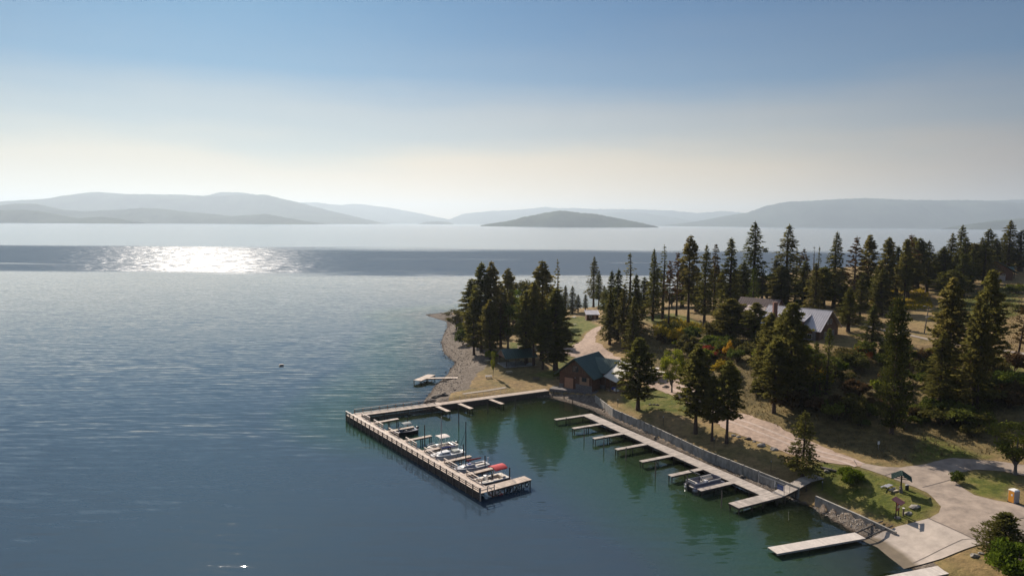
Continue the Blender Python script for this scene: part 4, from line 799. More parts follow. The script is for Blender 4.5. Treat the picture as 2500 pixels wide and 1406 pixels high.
for z in (0.3, 0.75): mb.bar(PF.p(0.05, W1-0.02, z), PF.p(PF.L-2.2, W1-0.02, z), 0.05, 0.2)
mb.build('skirt', M['timber'], pier, world=True)
NP = 26
for i in range(NP+1):
    s = PF.L*i/NP; s = min(max(s, 0.1), PF.L-0.1)
    MB().bar(PF.p(s, -0.09, -3.2 if i % 2 else -4.0), PF.p(s, -0.09, DZ+0.83), 0.17).build('post', M['rail'], pier, world=True)
    if i % 2 == 0: MB().cyl(PF.p(s, W1+0.02, -4), PF.p(s, W1+0.02, DZ-0.05), 0.11, n=8).build('pile', M['timber'], pier, world=True)
MB().bar(PF.p(-0.05, -0.06, DZ+0.86), PF.p(PF.L+0.05, -0.06, DZ+0.86), 0.20, 0.05).build('handrail', M['railtop'], pier, world=True)
mb = MB()
for z in (0.26, 0.54): mb.bar(PF.p(0, -0.0, DZ+z), PF.p(PF.L, -0.0, DZ+z), 0.05, 0.13)
mb.build('rail_board', M['rail'], pier, world=True)
def low_rail(fr, s0, s1, t, parent, n=3, cap='railtop'):
    m_ = MB()
    for i in range(n): s = s0+(s1-s0)*i/(n-1); m_.bar(fr.p(s, t, DZ-0.3), fr.p(s, t, DZ+0.76), 0.12)
    m_.bar(fr.p(s0-.1, t, DZ+0.79), fr.p(s1+.1, t, DZ+0.79), 0.17, 0.05); m_.bar(fr.p(s0, t, DZ+0.38), fr.p(s1, t, DZ+0.38), 0.04, 0.13)
    return m_.build('bay_railing', M[cap], parent, world=True)
FS = [7.6, 14.1, 20.9, 27.7, 34.3, 41.1]
low_rail(PF, 2.9, 6.6, W1-0.05, pier)
for s in FS: low_rail(PF, s+1.0, s+(4.9 if s < 39 else 5.1), W1-0.05, pier)
for i, s in enumerate(FS):
    fl = planks(PF, s, s+0.85, W1, W1+5.4, DZ-0.02, along='t').build('finger_dock', M['deck'], pier, world=True)
    fm = MB(); fm.bar(PF.p(s+.08, W1, DZ-.17), PF.p(s+.08, W1+5.3, DZ-.17), .07, .2); fm.bar(PF.p(s+.77, W1, DZ-.17), PF.p(s+.77, W1+5.3, DZ-.17), .07, .2)
    b = fm.build('finger_beam', M['timber'], pier, world=True)
    for t in (1.9, 3.4, 5.2):
        for ds in (0.1, 0.75): MB().cyl(PF.p(s+ds, W1+t, -4), PF.p(s+ds, W1+t, DZ-.08), 0.085, n=7).build('leg', M['timber'], pier, world=True)
# wide end jetty
planks(PF, PF.L-1.85, PF.L+0.02, W1, W1+7.2, DZ+0.005, along='t', pw=.24).build('end_jetty', M['deck'], pier, world=True)
mb = MB()
for s in (PF.L-1.75, PF.L-.08): mb.bar(PF.p(s, W1, DZ-.18), PF.p(s, W1+7.15, DZ-.18), .09, .24)
for a, b in ((0.4, 2.2), (2.2, 4), (4, 5.8)): mb.bar(PF.p(PF.L-.08, W1+a, .1), PF.p(PF.L-.08, W1+b, .9), .05, .12)
mb.build('jetty_beam', M['timber'], pier, world=True)
for t in (0.5, 2.2, 3.8, 5.4, 7.0):
    for s in (PF.L-1.7, PF.L-.12): MB().cyl(PF.p(s, W1+t, -4.5), PF.p(s, W1+t, DZ-.07), 0.10, n=8).build('leg', M['timber'], pier, world=True)
er = Frame(PF.p(PF.L, 0)[:2], PF.p(PF.L, 3)[:2], 1)
mb = MB()
for t in (0.0, 1.2, 2.4): mb.bar(PF.p(PF.L+.03, t, -.3 if t == 0 else DZ-.3), PF.p(PF.L+.03, t, DZ+.82), .14)
mb.bar(PF.p(PF.L+.03, -.1, DZ+.85), PF.p(PF.L+.03, 2.5, DZ+.85), .17, .05); mb.bar(PF.p(PF.L+.03, 0, DZ+.42), PF.p(PF.L+.03, 2.4, DZ+.42), .04, .13); mb.build('end_railing', M['railtop'], pier, world=True)
for t_, z_ in ((2.9, .55), (4.6, .5), (6.2, .6)):
    mb = MB(); c_ = PF.p(PF.L+.10, W1+t_, z_); mb.tube([(c_[0]+PF.n.x*.32*math.cos(a), c_[1]+PF.n.y*.32*math.cos(a), c_[2]+.32*math.sin(a)) for a in np.linspace(0, 6.2832, 15)], .09, 6); ty = mb.build('tyre_fender', M['rubber']); tag(ty, ['black tyre fender nearest the pier corner under the end jetty', 'black tyre fender in the middle of the end jetty', 'black tyre fender near the outer tip of the end jetty'][int((t_-2)/1.6)], 'tyre')
# arm back to the land: planks near the corner, concrete walk further on
P2 = Frame((-31.6, 132.6), (8.7, 154.0), 1); W2 = 2.3; SM_ = 17.5
P2 = Frame((-30.0, 134.9), (8.85, 156.6), 1)
planks(P2, -1.2, SM_, 0, W2, DZ+0.004).build('deck', M['deck'], pier, world=True)
mb = MB()
for z in (0.15, 0.5, 0.85): mb.bar(P2.p(-.5, 0.04, z), P2.p(SM_, 0.04, z), .06, .26)
for z in (0.4, 0.85): mb.bar(P2.p(-.5, W2-.04, z), P2.p(SM_-1, W2-.04, z), .06, .2)
mb.build('skirt', M['timber'], pier, world=True)
for i in range(11):
    s = -1.0+i*1.75; MB().bar(P2.p(s, W2-.05, -2), P2.p(s, W2-.05, DZ+.8), .15).build('post', M['rail'], pier, world=True)
    if i % 3 == 0: MB().cyl(P2.p(s+.3, -.05, -3), P2.p(s+.3, -.05, DZ), .12, n=8).build('pile', M['timber'], pier, world=True)
mb = MB(); mb.bar(P2.p(-1, W2-.05, DZ+.83), P2.p(16.6, W2-.05, DZ+.83), .18, .05)
mb.build('handrail', M['rail'], pier, world=True)
mb = MB(); mb.bar(P2.p(-1, W2-.05, DZ+.36), P2.p(16.6, W2-.05, DZ+.36), .05, .18); mb.build('rail_board', M['timber'], pier, world=True)
for s, L_ in ((15.7, 5.0), (20.8, 5.3), (28.4, 5.1)):
    fr = Frame(P2.p(s, 0)[:2], (V2(P2.p(s, 0))+PF.d*1)[:2], 1)
    planks(fr, 0, L_, 0, .95, DZ-.12).build('finger_dock', M['deck'], pier, world=True)
    mb = MB(); mb.bar(fr.p(0, .1, DZ-.28), fr.p(L_, .1, DZ-.28), .08, .2); mb.bar(fr.p(0, .85, DZ-.28), fr.p(L_, .85, DZ-.28), .08, .2); mb.build('finger_beam', M['timber'], pier, world=True)
    for a in (L_*.6, L_-.15):
        for t in (.1, .85): MB().cyl(fr.p(a, t, -3), fr.p(a, t, DZ-.15), .08, n=7).build('leg', M['timber'], pier, world=True)
# concrete quay on the land side
quay = thing('quay_wall', 'long concrete quay walk with a dark vertical face between pier and boathouse', 'quay', (*P2.p(SM_, 0)[:2], 0))
MB().hexa([P2.p(SM_, 0.0, -3), P2.p(P2.L, 0.0, -3), P2.p(P2.L, .5, -3), P2.p(SM_, .5, -3)], [P2.p(SM_, 0.0, DZ-.12), P2.p(P2.L, 0.0, DZ-.12), P2.p(P2.L, .5, DZ-.12), P2.p(SM_, .5, DZ-.12)]).build('face_wall', M['timber'], quay, world=True)
MB().hexa([P2.p(SM_, -.06, DZ-.12), P2.p(P2.L, -.06, DZ-.12), P2.p(P2.L, 1.9, DZ-.12), P2.p(SM_, 1.9, DZ-.12)], [P2.p(SM_, -.06, DZ+.02), P2.p(P2.L, -.06, DZ+.02), P2.p(P2.L, 1.9, DZ+.02), P2.p(SM_, 1.9, DZ+.02)]).build('walk', M['conwalk'], quay, world=True)
mb = MB()
for i in range(12): s = SM_+.6+i*1.45; mb.cyl(P2.p(s, 1.85, DZ-.1), P2.p(s, 1.85, DZ+1.05), .025, n=5)
mb.build('fence_post', M['steel'], quay, world=True)
# mooring piles
GPI = 'mooring piles standing in the marina'
def mooring(px, py, top, label, r=0.12, m='timber'):
    x, y = at(px, py, 0); z = atY(px, top, y)[2]
    t = thing('mooring_pile', label, 'pile', (x, y, 0), group=GPI); MB().cyl((0, 0, -3.5), (0, 0, z), r, r*.85, 8).build('shaft', M[m], t); MB().cyl((0, 0, z), (0, 0, z+.12), r*1.15, .02, 8).build('cap', M['black'], t)
for a in [(1037,1083,1038,'dark pile, tallest in the bay between second and third pier fingers'),(1131,1116,1085,'grey pile beside the tall mast of the red-sail boat'),(1184,1146,1113,'dark pile at the stern of the red-sail boat'),(1244,1182,1142,'dark pile standing off the end jetty'),
    (1120,1035,989,'slim pile near the first short finger of the quay'),(995,1040,1018,'short pile behind the dark runabout'),(1191,1004,979,'pile at the third short finger of the quay'),(1258,992,970,'pile near the shallow gravel corner'),(1081,1066,1060,'pile behind the bimini boat'),
    (1382,1036,1020,'pile off the first finger of the grey dock'),(1426,1071,1043,'pile off the second finger of the grey dock'),(1474,1097,1067,'pile off the third finger of the grey dock'),(1528,1123,1093,'pile off the fourth finger of the grey dock'),
    (1600,1164,1128,'pile off the fifth finger of the grey dock'),(1677,1195,1163,'pale pile beside the pontoon boat'),(1761,1237,1198,'pale pile off the last finger of the grey dock')]: mooring(*a, r=.11 if a[0] < 1300 else .10, m='timber' if a[0] < 1300 or a[0] == 1382 else 'rail')
# small T dock on the lake
td = thing('swim_dock', 'small L-shaped dock on posts reaching from the gravel beach into the lake', 'dock', (-18, 169.5, 0))
FT = Frame((-21.6, 169.6), (-12.6, 170.6), 1); planks(FT, 0, FT.L, -.65, .65, .90, pw=.25).build('walkway', M['deck'], td, world=True)
FU = Frame((-23.4, 166.9), (-20.6, 173.6), 1); planks(FU, 0, FU.L, -1.1, 1.1, .92, pw=.25).build('platform', M['deck'], td, world=True)
mb = MB(); [mb.bar(FT.p(0, t, .76), FT.p(FT.L, t, .76), .08, .18) for t in (-.6, .6)]; [mb.bar(FU.p(0, t, .76), FU.p(FU.L, t, .76), .08, .18) for t in (-1.05, 1.05)]; mb.build('beam', M['timber'], td, world=True)
for s, t, f in [(1.5, -.6, FT), (1.5, .6, FT), (4.5, -.6, FT), (4.5, .6, FT), (.15, -1, FU), (.15, 1, FU), (3, -1, FU), (3, 1, FU), (FU.L-.2, -1, FU), (FU.L-.2, 1, FU)]: MB().cyl(f.p(s, t, -3), f.p(s, t, .8), .1, n=7).build('leg', M['timber'], td, world=True)

# ---------------------------------------------------------------- grey dock with fingers (east side)
QF = Frame((14.4, 137.0), (37.1, 94.4), 1); WQ = 2.38; QZ = 1.0
gd = thing('boat_dock', 'long grey plank dock with seven narrow fingers along the gravel beach', 'dock', (*QF.p(0, 0)[:2], 0))
planks(QF, 0, QF.L+.2, 0, WQ, QZ, pw=.24).build('deck', M['deck2'], gd, world=True)
mb = MB()
for t in (.06, WQ-.06): mb.bar(QF.p(0, t, QZ-.2), QF.p(QF.L, t, QZ-.2), .1, .26)
mb.build('beam', M['timber'], gd, world=True)
for i in range(18):
    for t in (.12, WQ-.12): MB().cyl(QF.p(.4+i*2.75, t, -2.5), QF.p(.4+i*2.75, t, QZ-.1), .095, n=7).build('leg', M['timber'], gd, world=True)
for k, s in enumerate([0.0, 6.5, 13.4, 20.2, 27.0, 34.1, 40.6]):
    planks(QF, s, s+.9, -6.6, 0, QZ-.01, along='t').build('finger_dock', M['deck2'], gd, world=True)
    mb = MB(); mb.bar(QF.p(s+.06, -6.5, QZ-.17), QF.p(s+.06, 0, QZ-.17), .07, .2); mb.bar(QF.p(s+.84, -6.5, QZ-.17), QF.p(s+.84, 0, QZ-.17), .07, .2); mb.build('finger_beam', M['timber'], gd, world=True)
    for t in (-6.4, -3.2):
        for ds in (.1, .8): MB().cyl(QF.p(s+ds, t, -3), QF.p(s+ds, t, QZ-.1), .085, n=7).build('leg', M['timber'], gd, world=True)
e0, e1 = QF.L-1.75, QF.L+.2
planks(QF, e0, e1, -6.3, 0, QZ+.006, along='t', pw=.28).build('end_section', M['deck2'], gd, world=True)
mb = MB(); mb.bar(QF.p(e0+.06, -6.2, QZ-.17), QF.p(e0+.06, 0, QZ-.17), .09, .24); mb.bar(QF.p(e1-.06, -6.2, QZ-.17), QF.p(e1-.06, 2.3, QZ-.17), .09, .24); mb.bar(QF.p(e0, -6.25, QZ-.17), QF.p(e1, -6.25, QZ-.17), .08, .24); mb.build('end_beam', M['timber'], gd, world=True)
for t in (-6.1, -3.6, -1.4, 1.5):
    for s in (e0+.15, e1-.15): MB().cyl(QF.p(s, t, -3), QF.p(s, t, QZ-.1), .11, n=8).build('leg', M['timber'], gd, world=True)
gw = thing('gangway', 'wide plank gangway joining the grey dock to the lawn', 'gangway', (*QF.p(QF.L-1, WQ)[:2], 0))
gz_ = lambda t: QZ+.03+(2.15-QZ)*min(1, t/6.0)**1.2
mb = MB()
for i in range(32):
    t0_, t1_ = i*.28+.006, (i+1)*.28-.006; q0, q1, q2, q3 = QF.p(e0, WQ+t0_), QF.p(e1, WQ+t0_), QF.p(e1, WQ+t1_), QF.p(e0, WQ+t1_); za, zb = gz_(t0_), gz_(t1_)
    mb.hexa([(*q0[:2], za-.06), (*q1[:2], za-.06), (*q2[:2], zb-.06), (*q3[:2], zb-.06)], [(*q0[:2], za), (*q1[:2], za), (*q2[:2], zb), (*q3[:2], zb)])
mb.build('deck', M['deck2'], gw, world=True)
mb = MB(); [mb.bar(QF.p(s, WQ+t, gz_(t)-.19), QF.p(s, WQ+t+1.5, gz_(t+1.5)-.19), .09, .24) for s in (e0+.06, e1-.06) for t in (0, 1.5, 3, 4.5)]; mb.build('beam', M['timber'], gw, world=True)
for t in (.6, 3.0, 5.2):
    for s in (e0+.15, e1-.15): MB().cyl(QF.p(s, WQ+t, -1), QF.p(s, WQ+t, gz_(t)-.08), .1, n=7).build('leg', M['timber'], gw, world=True)
fc = thing('dock_gate', 'galvanised pipe gate with a blue panel and white notice across the gangway', 'gate', (*QF.p(e0, WQ+.4)[:2], QZ))
f_ = lambda s, t, z: QF.p(s, WQ+t, QZ+z)
mb = MB(); P_ = [(-4.4, .15), (-2.0, .3), (e0-QF.L+.1, .35), (.15, .35), (.15, 1.5)]
for s, t in P_: mb.cyl(f_(QF.L+s, t, -.1), f_(QF.L+s, t, 1.9 if s < -4 else 1.75), .035, n=6)
mb.tube([f_(QF.L+s, t, 1.72) for s, t in P_[:4]], .025); mb.tube([f_(QF.L+s, t, 1.0) for s, t in P_[2:4]], .02); mb.build('frame', M['steel'], fc, world=True)
MB().bar(f_(QF.L-1.1, .37, 1.05), f_(QF.L+.0, .37, 1.05), .03, .75).build('panel', M['bluepl'], fc, world=True)
MB().bar(f_(QF.L-1.75, .40, 1.15), f_(QF.L-1.5, .40, 1.15), .02, .75).build('notice', M['whitep'], fc, world=True)
mb = MB()
for i in range(12): mb.cyl(f_(QF.L-4.4+i*.2, .15+.012*i, .1), f_(QF.L-4.4+i*.2, .15+.012*i, 1.7), .006, n=3)
mb.build('mesh', M['steel'], fc, world=True)
# two floating docks at the boat ramp
for nm, A, B, w_, z_, lab in [('a', (32.0,79.9), (44.9,84.2), 1.75, .55, 'pale floating dock on the upper side of the boat ramp'), ('b', at(2050, 1440, .65), at(2390, 1372, .65), 1.75, .65, 'pale floating dock cut by the bottom edge of the picture')]:
    f = Frame(A, B, 1); d_ = thing('launch_dock', lab, 'dock', (*A, 0))
    planks(f, 0, f.L, -w_/2, w_/2, z_, pw=.3, gap=.008, th=.08).build('deck', M['whitedeck'], d_, world=True)
    mb = MB(); [mb.bar(f.p(0, t, z_-.16), f.p(f.L, t, z_-.16), .06, .16) for t in (-w_/2+.03, w_/2-.03)]; mb.build('edge_beam', M['steel'], d_, world=True)
    mb = MB(); [mb.cyl(f.p(s, t, -1.2), f.p(s, t, z_-.1), .05, n=6) for s in np.arange(1, f.L-2, 4) for t in (-.7, .7)]; mb.build('leg', M['timber'], d_, world=True)
x0 = Frame((44.9,84.2), (48.4,85.6), 1); lt = thing('dock_rail_track', 'dark metal track joining the pale floating dock to the kerb', 'track', (46, 84.6, .5))
mb = MB(); [mb.bar((*x0.p(0, t)[:2], .5), (*x0.p(x0.L+1, t)[:2], 1.35), .10, .14) for t in (-.75, .75)]; mb.bar((*x0.p(1.1, -.75)[:2], .78), (*x0.p(1.1, .75)[:2], .78), .1, .1); mb.build('rail', M['black'], lt, world=True)

# ---------------------------------------------------------------- retaining wall and kerbs
wl = thing('retaining_wall', 'long pale concrete retaining wall behind the gravel beach', 'wall', (28, 125, 0))
wp = [(18.8,149.4)]+WALL[2:7]; pan = MB(); post = MB()
for a, b in zip(wp[:-1], wp[1:]):
    A, B = Vector(a), Vector(b); L_ = (B-A).length; n = max(1, round(L_/3.3)); fr = Frame(a, b, 1)
    for i in range(n):
        s0, s1 = L_*i/n, L_*(i+1)/n; z = 1.88
        pan.hexa([fr.p(s0+.05, -.12, -.3), fr.p(s1-.05, -.12, -.3), fr.p(s1-.05, .12, -.3), fr.p(s0+.05, .12, -.3)], [fr.p(s0+.05, -.12, z), fr.p(s1-.05, -.12, z), fr.p(s1-.05, .12, z), fr.p(s0+.05, .12, z)])
        post.bar(fr.p(s0, 0, -.3), fr.p(s0, 0, z+.08), .30, .16)
pan.build('panel', M['wallstain'], wl, world=True); post.build('rib', M['concrete'], wl, world=True)
kb = thing('stone_kerb', 'low stained concrete kerb between rocky bank and kiosk lawn', 'kerb', (46, 89, 0))
mb = MB(); kp = [(43.6,94.3)]+[(46.8,87.9),(49.3,83.9)]
for a, b, z0, z1 in zip(kp[:-1], kp[1:], (1.62, 1.55), (1.55, 1.15)):
    f = Frame(a, b, 1); mb.hexa([f.p(0, -.15, -.2), f.p(f.L, -.15, -.2), f.p(f.L, .15, -.2), f.p(0, .15, -.2)], [f.p(0, -.15, z0), f.p(f.L, -.15, z1), f.p(f.L, .15, z1), f.p(0, .15, z0)])
mb.build('kerb_block', M['wallstain'], kb, world=True)
cw = thing('boathouse_walk', 'dark raised walkway with stone edge in front of the boathouse', 'walkway', (14, 152, 0))
f = Frame((8.95,157.3), (19.2,152.9), 1); MB().hexa([f.p(0, 0, -.2), f.p(f.L, 0, -.2), f.p(f.L, 2.6, -.2), f.p(0, 2.6, -.2)], [f.p(0, 0, 1.48), f.p(f.L, 0, 1.48), f.p(f.L, 2.9, 1.48), f.p(0, 2.9, 1.48)]).build('platform', M['stone'], cw, world=True)

# ---------------------------------------------------------------- lamp posts along the lakeside path
for px, py, top, lab in [(1508,994,974,'thin black path lamp nearest the boathouse'),(1619,1040,1016,'thin black path lamp, second from the boathouse'),(1743,1092,1069,'thin black path lamp below the three wall pines'),(1882,1147,1124,'thin black path lamp above the long wall end'),(2007,1197,1174,'thin black path lamp at the landward end of the gangway')]:
    x, y = g(px, py); z = hgt(x, y); h = atY(px, top, y)[2]-z; t = thing('path_lamp', lab, 'lamp post', (x, y, z), group='path lamps along the retaining wall')
    MB().cyl((0, 0, -.2), (0, 0, h-.2), .04, n=6).build('pole', M['black'], t); MB().cyl((0, 0, h-.2), (0, 0, h), .09, .07, 8).build('lamp_head', M['lgrey'], t)

# ---------------------------------------------------------------- boats
def hull_mb(L_, B_, H_, draft=.3, bow=.42, flare=.80, stations=14, zdeck=0.0, round_=1.0, stern=0.92):
    """bow towards +x; gunwale height H_ above the waterline z=0"""
    mb = MB(); rings = []
    for i in range(stations+1):
        t = i/stations; x = -L_/2+L_*t
        w = (stern+(1-stern)*min(1, t/.35)) if t < 1-bow else max(0, math.cos(min(1, (t-(1-bow))/bow)**(1.25*round_)*math.pi/2))**.75
        w = max(w, .015); sh = H_*(1+.30*max(0, (t-.4))/.6*(1 if L_ > 4 else .5)); kz = -draft*(1-max(0, (t-.6)/.4)**2*1.35)
        b = B_/2*w; rings.append([(x, -b, sh), (x, -b*flare, sh*.25), (x, -b*.62, kz*.35), (x, 0, kz), (x, b*.62, kz*.35), (x, b*flare, sh*.25), (x, b, sh)])
    n = 7; vs = [p for r in rings for p in r]; fs = [(i*n+j, i*n+j+1, (i+1)*n+j+1, (i+1)*n+j) for i in range(stations) for j in range(n-1)]
    fs += [tuple(range(n))[::-1]]; mb.add(vs, fs); return mb, rings
def deck_mb(rings, inset=.12, cock=(0.1, 0.6), depth=.45, lift=.02):
    """side decks and foredeck with a sunken cockpit between the two fractions of the length"""
    mb = MB(); n = len(rings)-1; A = []
    for i, r in enumerate(rings):
        t = i/n; b = abs(r[0][1]); x = r[0][0]; z = r[0][2]+lift; open_ = cock[0] <= t <= cock[1]; bi = max(b-inset*2, 0) if open_ else 0
        A.append((x, b, bi, z, open_))
    for i in range(n):
        x0, b0, c0, z0, o0 = A[i]; x1, b1, c1, z1, o1 = A[i+1]
        if o0 and o1:
            for s in (-1, 1): mb.add([(x0, s*b0, z0), (x1, s*b1, z1), (x1, s*c1, z1), (x0, s*c0, z0), (x0, s*c0, z0-depth), (x1, s*c1, z1-depth)], [(0, 1, 2, 3), (3, 2, 5, 4)])
            mb.add([(x0, -c0, z0-depth), (x1, -c1, z1-depth), (x1, c1, z1-depth), (x0, c0, z0-depth)], [(0, 1, 2, 3)])
        else:
            mb.add([(x0, -b0, z0), (x1, -b1, z1), (x1, b1, z1), (x0, b0, z0)], [(0, 1, 2, 3)])
            if o0 != o1:
                x, c, z = (x0, c0, z0) if o0 else (x1, c1, z1); mb.add([(x, -c, z-depth), (x, c, z-depth), (x, c, z), (x, -c, z)], [(0, 1, 2, 3)])
    return mb
def seat_mb(x, y, w=.5, d=.5, z=.3, back=.45, face=1):
    mb = MB().box((x, y, z+.12), (d, w, .24)); mb.box((x-face*d*.45, y, z+.24+back/2), (.12, w, back)); return mb
def outboard(parent, x, z, m='motor', s=1.0):
    MB().box((x-.12*s, 0, z+.28*s), (.42*s, .34*s, .42*s)).build('outboard_cowl', M[m], parent, bev=.07*s)
    MB().bar((x-.1*s, 0, z+.1), (x-.16*s, 0, -.55), .16*s, .2*s).build('outboard_leg', M['motor'], parent)
def bimini(parent, x0, x1, w, z, m, camber=.14, th=.05, base=.6):
    mb = MB(); n = 8
    for i in range(n):
        a, b = -1+2*i/n, -1+2*(i+1)/n; za, zb = z+camber*(1-a*a), z+camber*(1-b*b)
        mb.hexa([(x0, a*w/2, za-th), (x1, a*w/2, za-th), (x1, b*w/2, zb-th), (x0, b*w/2, zb-th)], [(x0, a*w/2, za), (x1, a*w/2, za), (x1, b*w/2, zb), (x0, b*w/2, zb)])
    mb.build('canopy', M[m], parent, smooth=False)
    fr = MB(); xm = (x0+x1)/2
    for s in (-1, 1):
        for xx in (x0+.05, xm, x1-.05): fr.cyl((xm, s*w/2, base), (xx, s*w/2, z-.02), .02, n=5)
    fr.build('canopy_frame', M['alu'], parent)
def windshield(parent, x, w, z, h=.42, rake=.3):
    mb = MB(); P0 = [(x, -w/2, z), (x+.35, -w*.28, z), (x+.35, w*.28, z), (x, w/2, z)]; P0 = [(x-.5, -w/2, z)]+P0+[(x-.5, w/2, z)]
    for a, b in zip(P0[:-1], P0[1:]):
        mb.add([a, b, (b[0]-rake, b[1]*.94, z+h), (a[0]-rake, a[1]*.94, z+h)], [(0, 1, 2, 3)])
    mb.build('windshield', M['glass'], parent)
    fr = MB(); Q = [(p[0]-rake, p[1]*.94, z+h) for p in P0]; fr.tube(Q, .022, 5); [fr.cyl(a, b, .018, n=4) for a, b in zip(P0, Q)]; fr.build('windshield_frame', M['alu'], parent)
def boat_at(name, label, cat, s, t, flip=0, fr=PF, z=0.0):
    """waterline middle of the boat seen at photo pixel (s, t); bow towards the pier"""
    x, y = at(s, t, 0); a = math.atan2(-fr.n.y, -fr.n.x)+flip
    return thing(name, label, cat, (x, y, z), a)
# 1 dark runabout on a lift with folded canopy
b = boat_at('motorboat', 'dark open motorboat with grey folded canopy beside the second pier finger', 'boat', 984, 1061)
h, rg = hull_mb(5.6, 2.1, .75); h.build('hull', M['motor'], b, smooth=False); deck_mb(rg, cock=(.08, .62)).build('deck', M['greyhull'], b)
windshield(b, .75, 1.7, .85); bimini(b, -1.5, .2, 1.7, 2.05, 'greycan', camber=.25, base=.8); outboard(b, -2.95, .6, s=1.1); seat_mb(-.2, -.45, z=.3).build('seat', M['cream'], b); seat_mb(-.2, .45, z=.3).build('seat', M['cream'], b)
MB().box((-1.9, 0, .55), (.5, 1.5, .45)).build('rear_bench', M['cream'], b, bev=.05)
# 2 white boat with beige bimini
b = boat_at('motorboat', 'white open boat under a flat beige canopy beside the cabin sailboat', 'boat', 1078, 1099)
h, rg = hull_mb(5.8, 2.3, .8); h.build('hull', M['white'], b); deck_mb(rg, cock=(.06, .9), depth=.5).build('deck', M['cream'], b); bimini(b, -1.2, .8, 2.0, 2.55, 'beigecan', camber=.10, base=.85)
MB().tube([(2.9, 0, 1.45), (2.0, -.75, 1.35), (.8, -1.05, 1.3)], .03).tube([(2.9, 0, 1.45), (2.0, .75, 1.35), (.8, 1.05, 1.3)], .03).build('bow_rail', M['alu'], b)
MB().box((-2.2, 0, .65), (.7, 1.7, .5)).build('rear_bench', M['motor'], b, bev=.06); seat_mb(-.3, -.5, z=.35).build('seat', M['cream'], b); seat_mb(-.3, .5, z=.35).build('seat', M['cream'], b); MB().box((.5, -.55, .75), (.5, .6, .6)).build('console', M['white'], b, bev=.05); outboard(b, -3.0, .6)
# 3 cabin sailboat with blue cover
b = boat_at('sailboat', 'white cabin sailboat with tall mast and blue sail cover, third boat from the end jetty', 'sailboat', 1087, 1119)
h, rg = hull_mb(6.6, 2.4, .85, draft=.5, bow=.55); h.build('hull', M['white'], b, smooth=False); deck_mb(rg, cock=(.06, .36), depth=.45).build('deck', M['white'], b)
cb_ = MB(); cb_.hexa([(-.7, -.8, .9), (1.6, -.6, 1.05), (1.6, .6, 1.05), (-.7, .8, .9)], [(-.65, -.65, 1.32), (1.3, -.45, 1.28), (1.3, .45, 1.28), (-.65, .65, 1.32)]); cb_.build('cabin', M['white'], b, bev=.05)
for y in (-1, 1): MB().hexa([(-.45, y*.755, 1.03), (.9, y*.665, 1.1), (.9, y*.63, 1.1), (-.45, y*.72, 1.03)], [(-.45, y*.70, 1.2), (.9, y*.585, 1.2), (.9, y*.55, 1.2), (-.45, y*.66, 1.2)]).build('cabin_window', M['glass'], b)
MB().cyl((.75, 0, 1.25), (.75, 0, 7.4), .085, .07, 8).build('mast', M['aludull'], b); MB().cyl((.7, 0, 1.95), (-1.9, 0, 1.9), .11, .09, 8).build('boom_cover', M['blue'], b)
mb = MB(); [mb.cyl(a, c, .010, n=3) for a, c in [((3.2, 0, 1.15), (.75, 0, 7.3)), ((-3.2, 0, .95), (.75, 0, 7.35)), ((.6, -1.15, .95), (.75, 0, 6.9)), ((.6, 1.15, .95), (.75, 0, 6.9))]]; mb.build('rigging', M['steel'], b)
MB().tube([(3.3, 0, 1.75), (2.4, -.62, 1.65), (1.5, -.95, 1.6)], .02).tube([(3.3, 0, 1.75), (2.4, .62, 1.65), (1.5, .95, 1.6)], .02).tube([(-3.2, -.95, 1.5), (-3.2, .95, 1.5)], .02).build('guard_rail', M['alu'], b)
MB().box((-2.0, 0, 1.0), (1.1, 1.3, .3)).build('cockpit_cover', M['greycan'], b, bev=.08); outboard(b, -3.45, .5, 'white', .8)
# 4 sailboat with red sail cover
b = boat_at('sailboat', 'grey-decked sailboat with tall dark mast and dark red sail cover', 'sailboat', 1148, 1149)
h, rg = hull_mb(6.7, 2.3, .75, draft=.5, bow=.62); h.build('hull', M['white'], b); deck_mb(rg, cock=(.05, .38), depth=.45).build('deck', M['lgrey'], b)
MB().hexa([(-.6, -.7, .8), (1.7, -.5, .95), (1.7, .5, .95), (-.6, .7, .8)], [(-.55, -.58, 1.18), (1.3, -.36, 1.12), (1.3, .36, 1.12), (-.55, .58, 1.18)]).build('cabin', M['lgrey'], b, bev=.05)
MB().box((.15, 0, 1.21), (.55, .5, .05)).build('hatch', M['blue'], b, bev=.01)
MB().box((-.55, 0, 1.22), (.6, .55, .05)).build('companionway', M['motor'], b)
mb = MB(); 
for y in (-1, 1): mb.tube([(rg[i][0][0], y*(abs(rg[i][0][1])+.01), rg[i][0][2]-.06) for i in range(len(rg))], .035, 4)
mb.build('rub_rail', M['navy'], b)
MB().cyl((.85, 0, 1.1), (.85, 0, 8.3), .095, .08, 8).build('mast', M['motor'], b); MB().cyl((.75, 0, 1.85), (-2.1, 0, 1.75), .20, .11, 8).build('boom_cover', M['darkred'], b)
mb = MB(); [mb.cyl(a, c, w, n=3) for a, c, w in [((3.3, 0, 1.0), (.85, 0, 6.9), .035), ((-3.3, 0, .9), (.85, 0, 8.2), .010), ((.7, -1.1, .85), (.85, 0, 7), .010), ((.7, 1.1, .85), (.85, 0, 7), .010)]]; mb.build('rigging', M['motor'], b)
MB().hexa([(-3.55, -.03, -.5), (-3.30, -.03, -.5), (-3.30, .03, -.5), (-3.55, .03, -.5)], [(-3.60, -.03, 1.55), (-3.38, -.03, 1.55), (-3.38, .03, 1.55), (-3.60, .03, 1.55)]).build('rudder', M['white'], b); MB().box((-1.9, 0, .72), (1.7, .5, .1)).build('cockpit_seat', M['cream'], b)
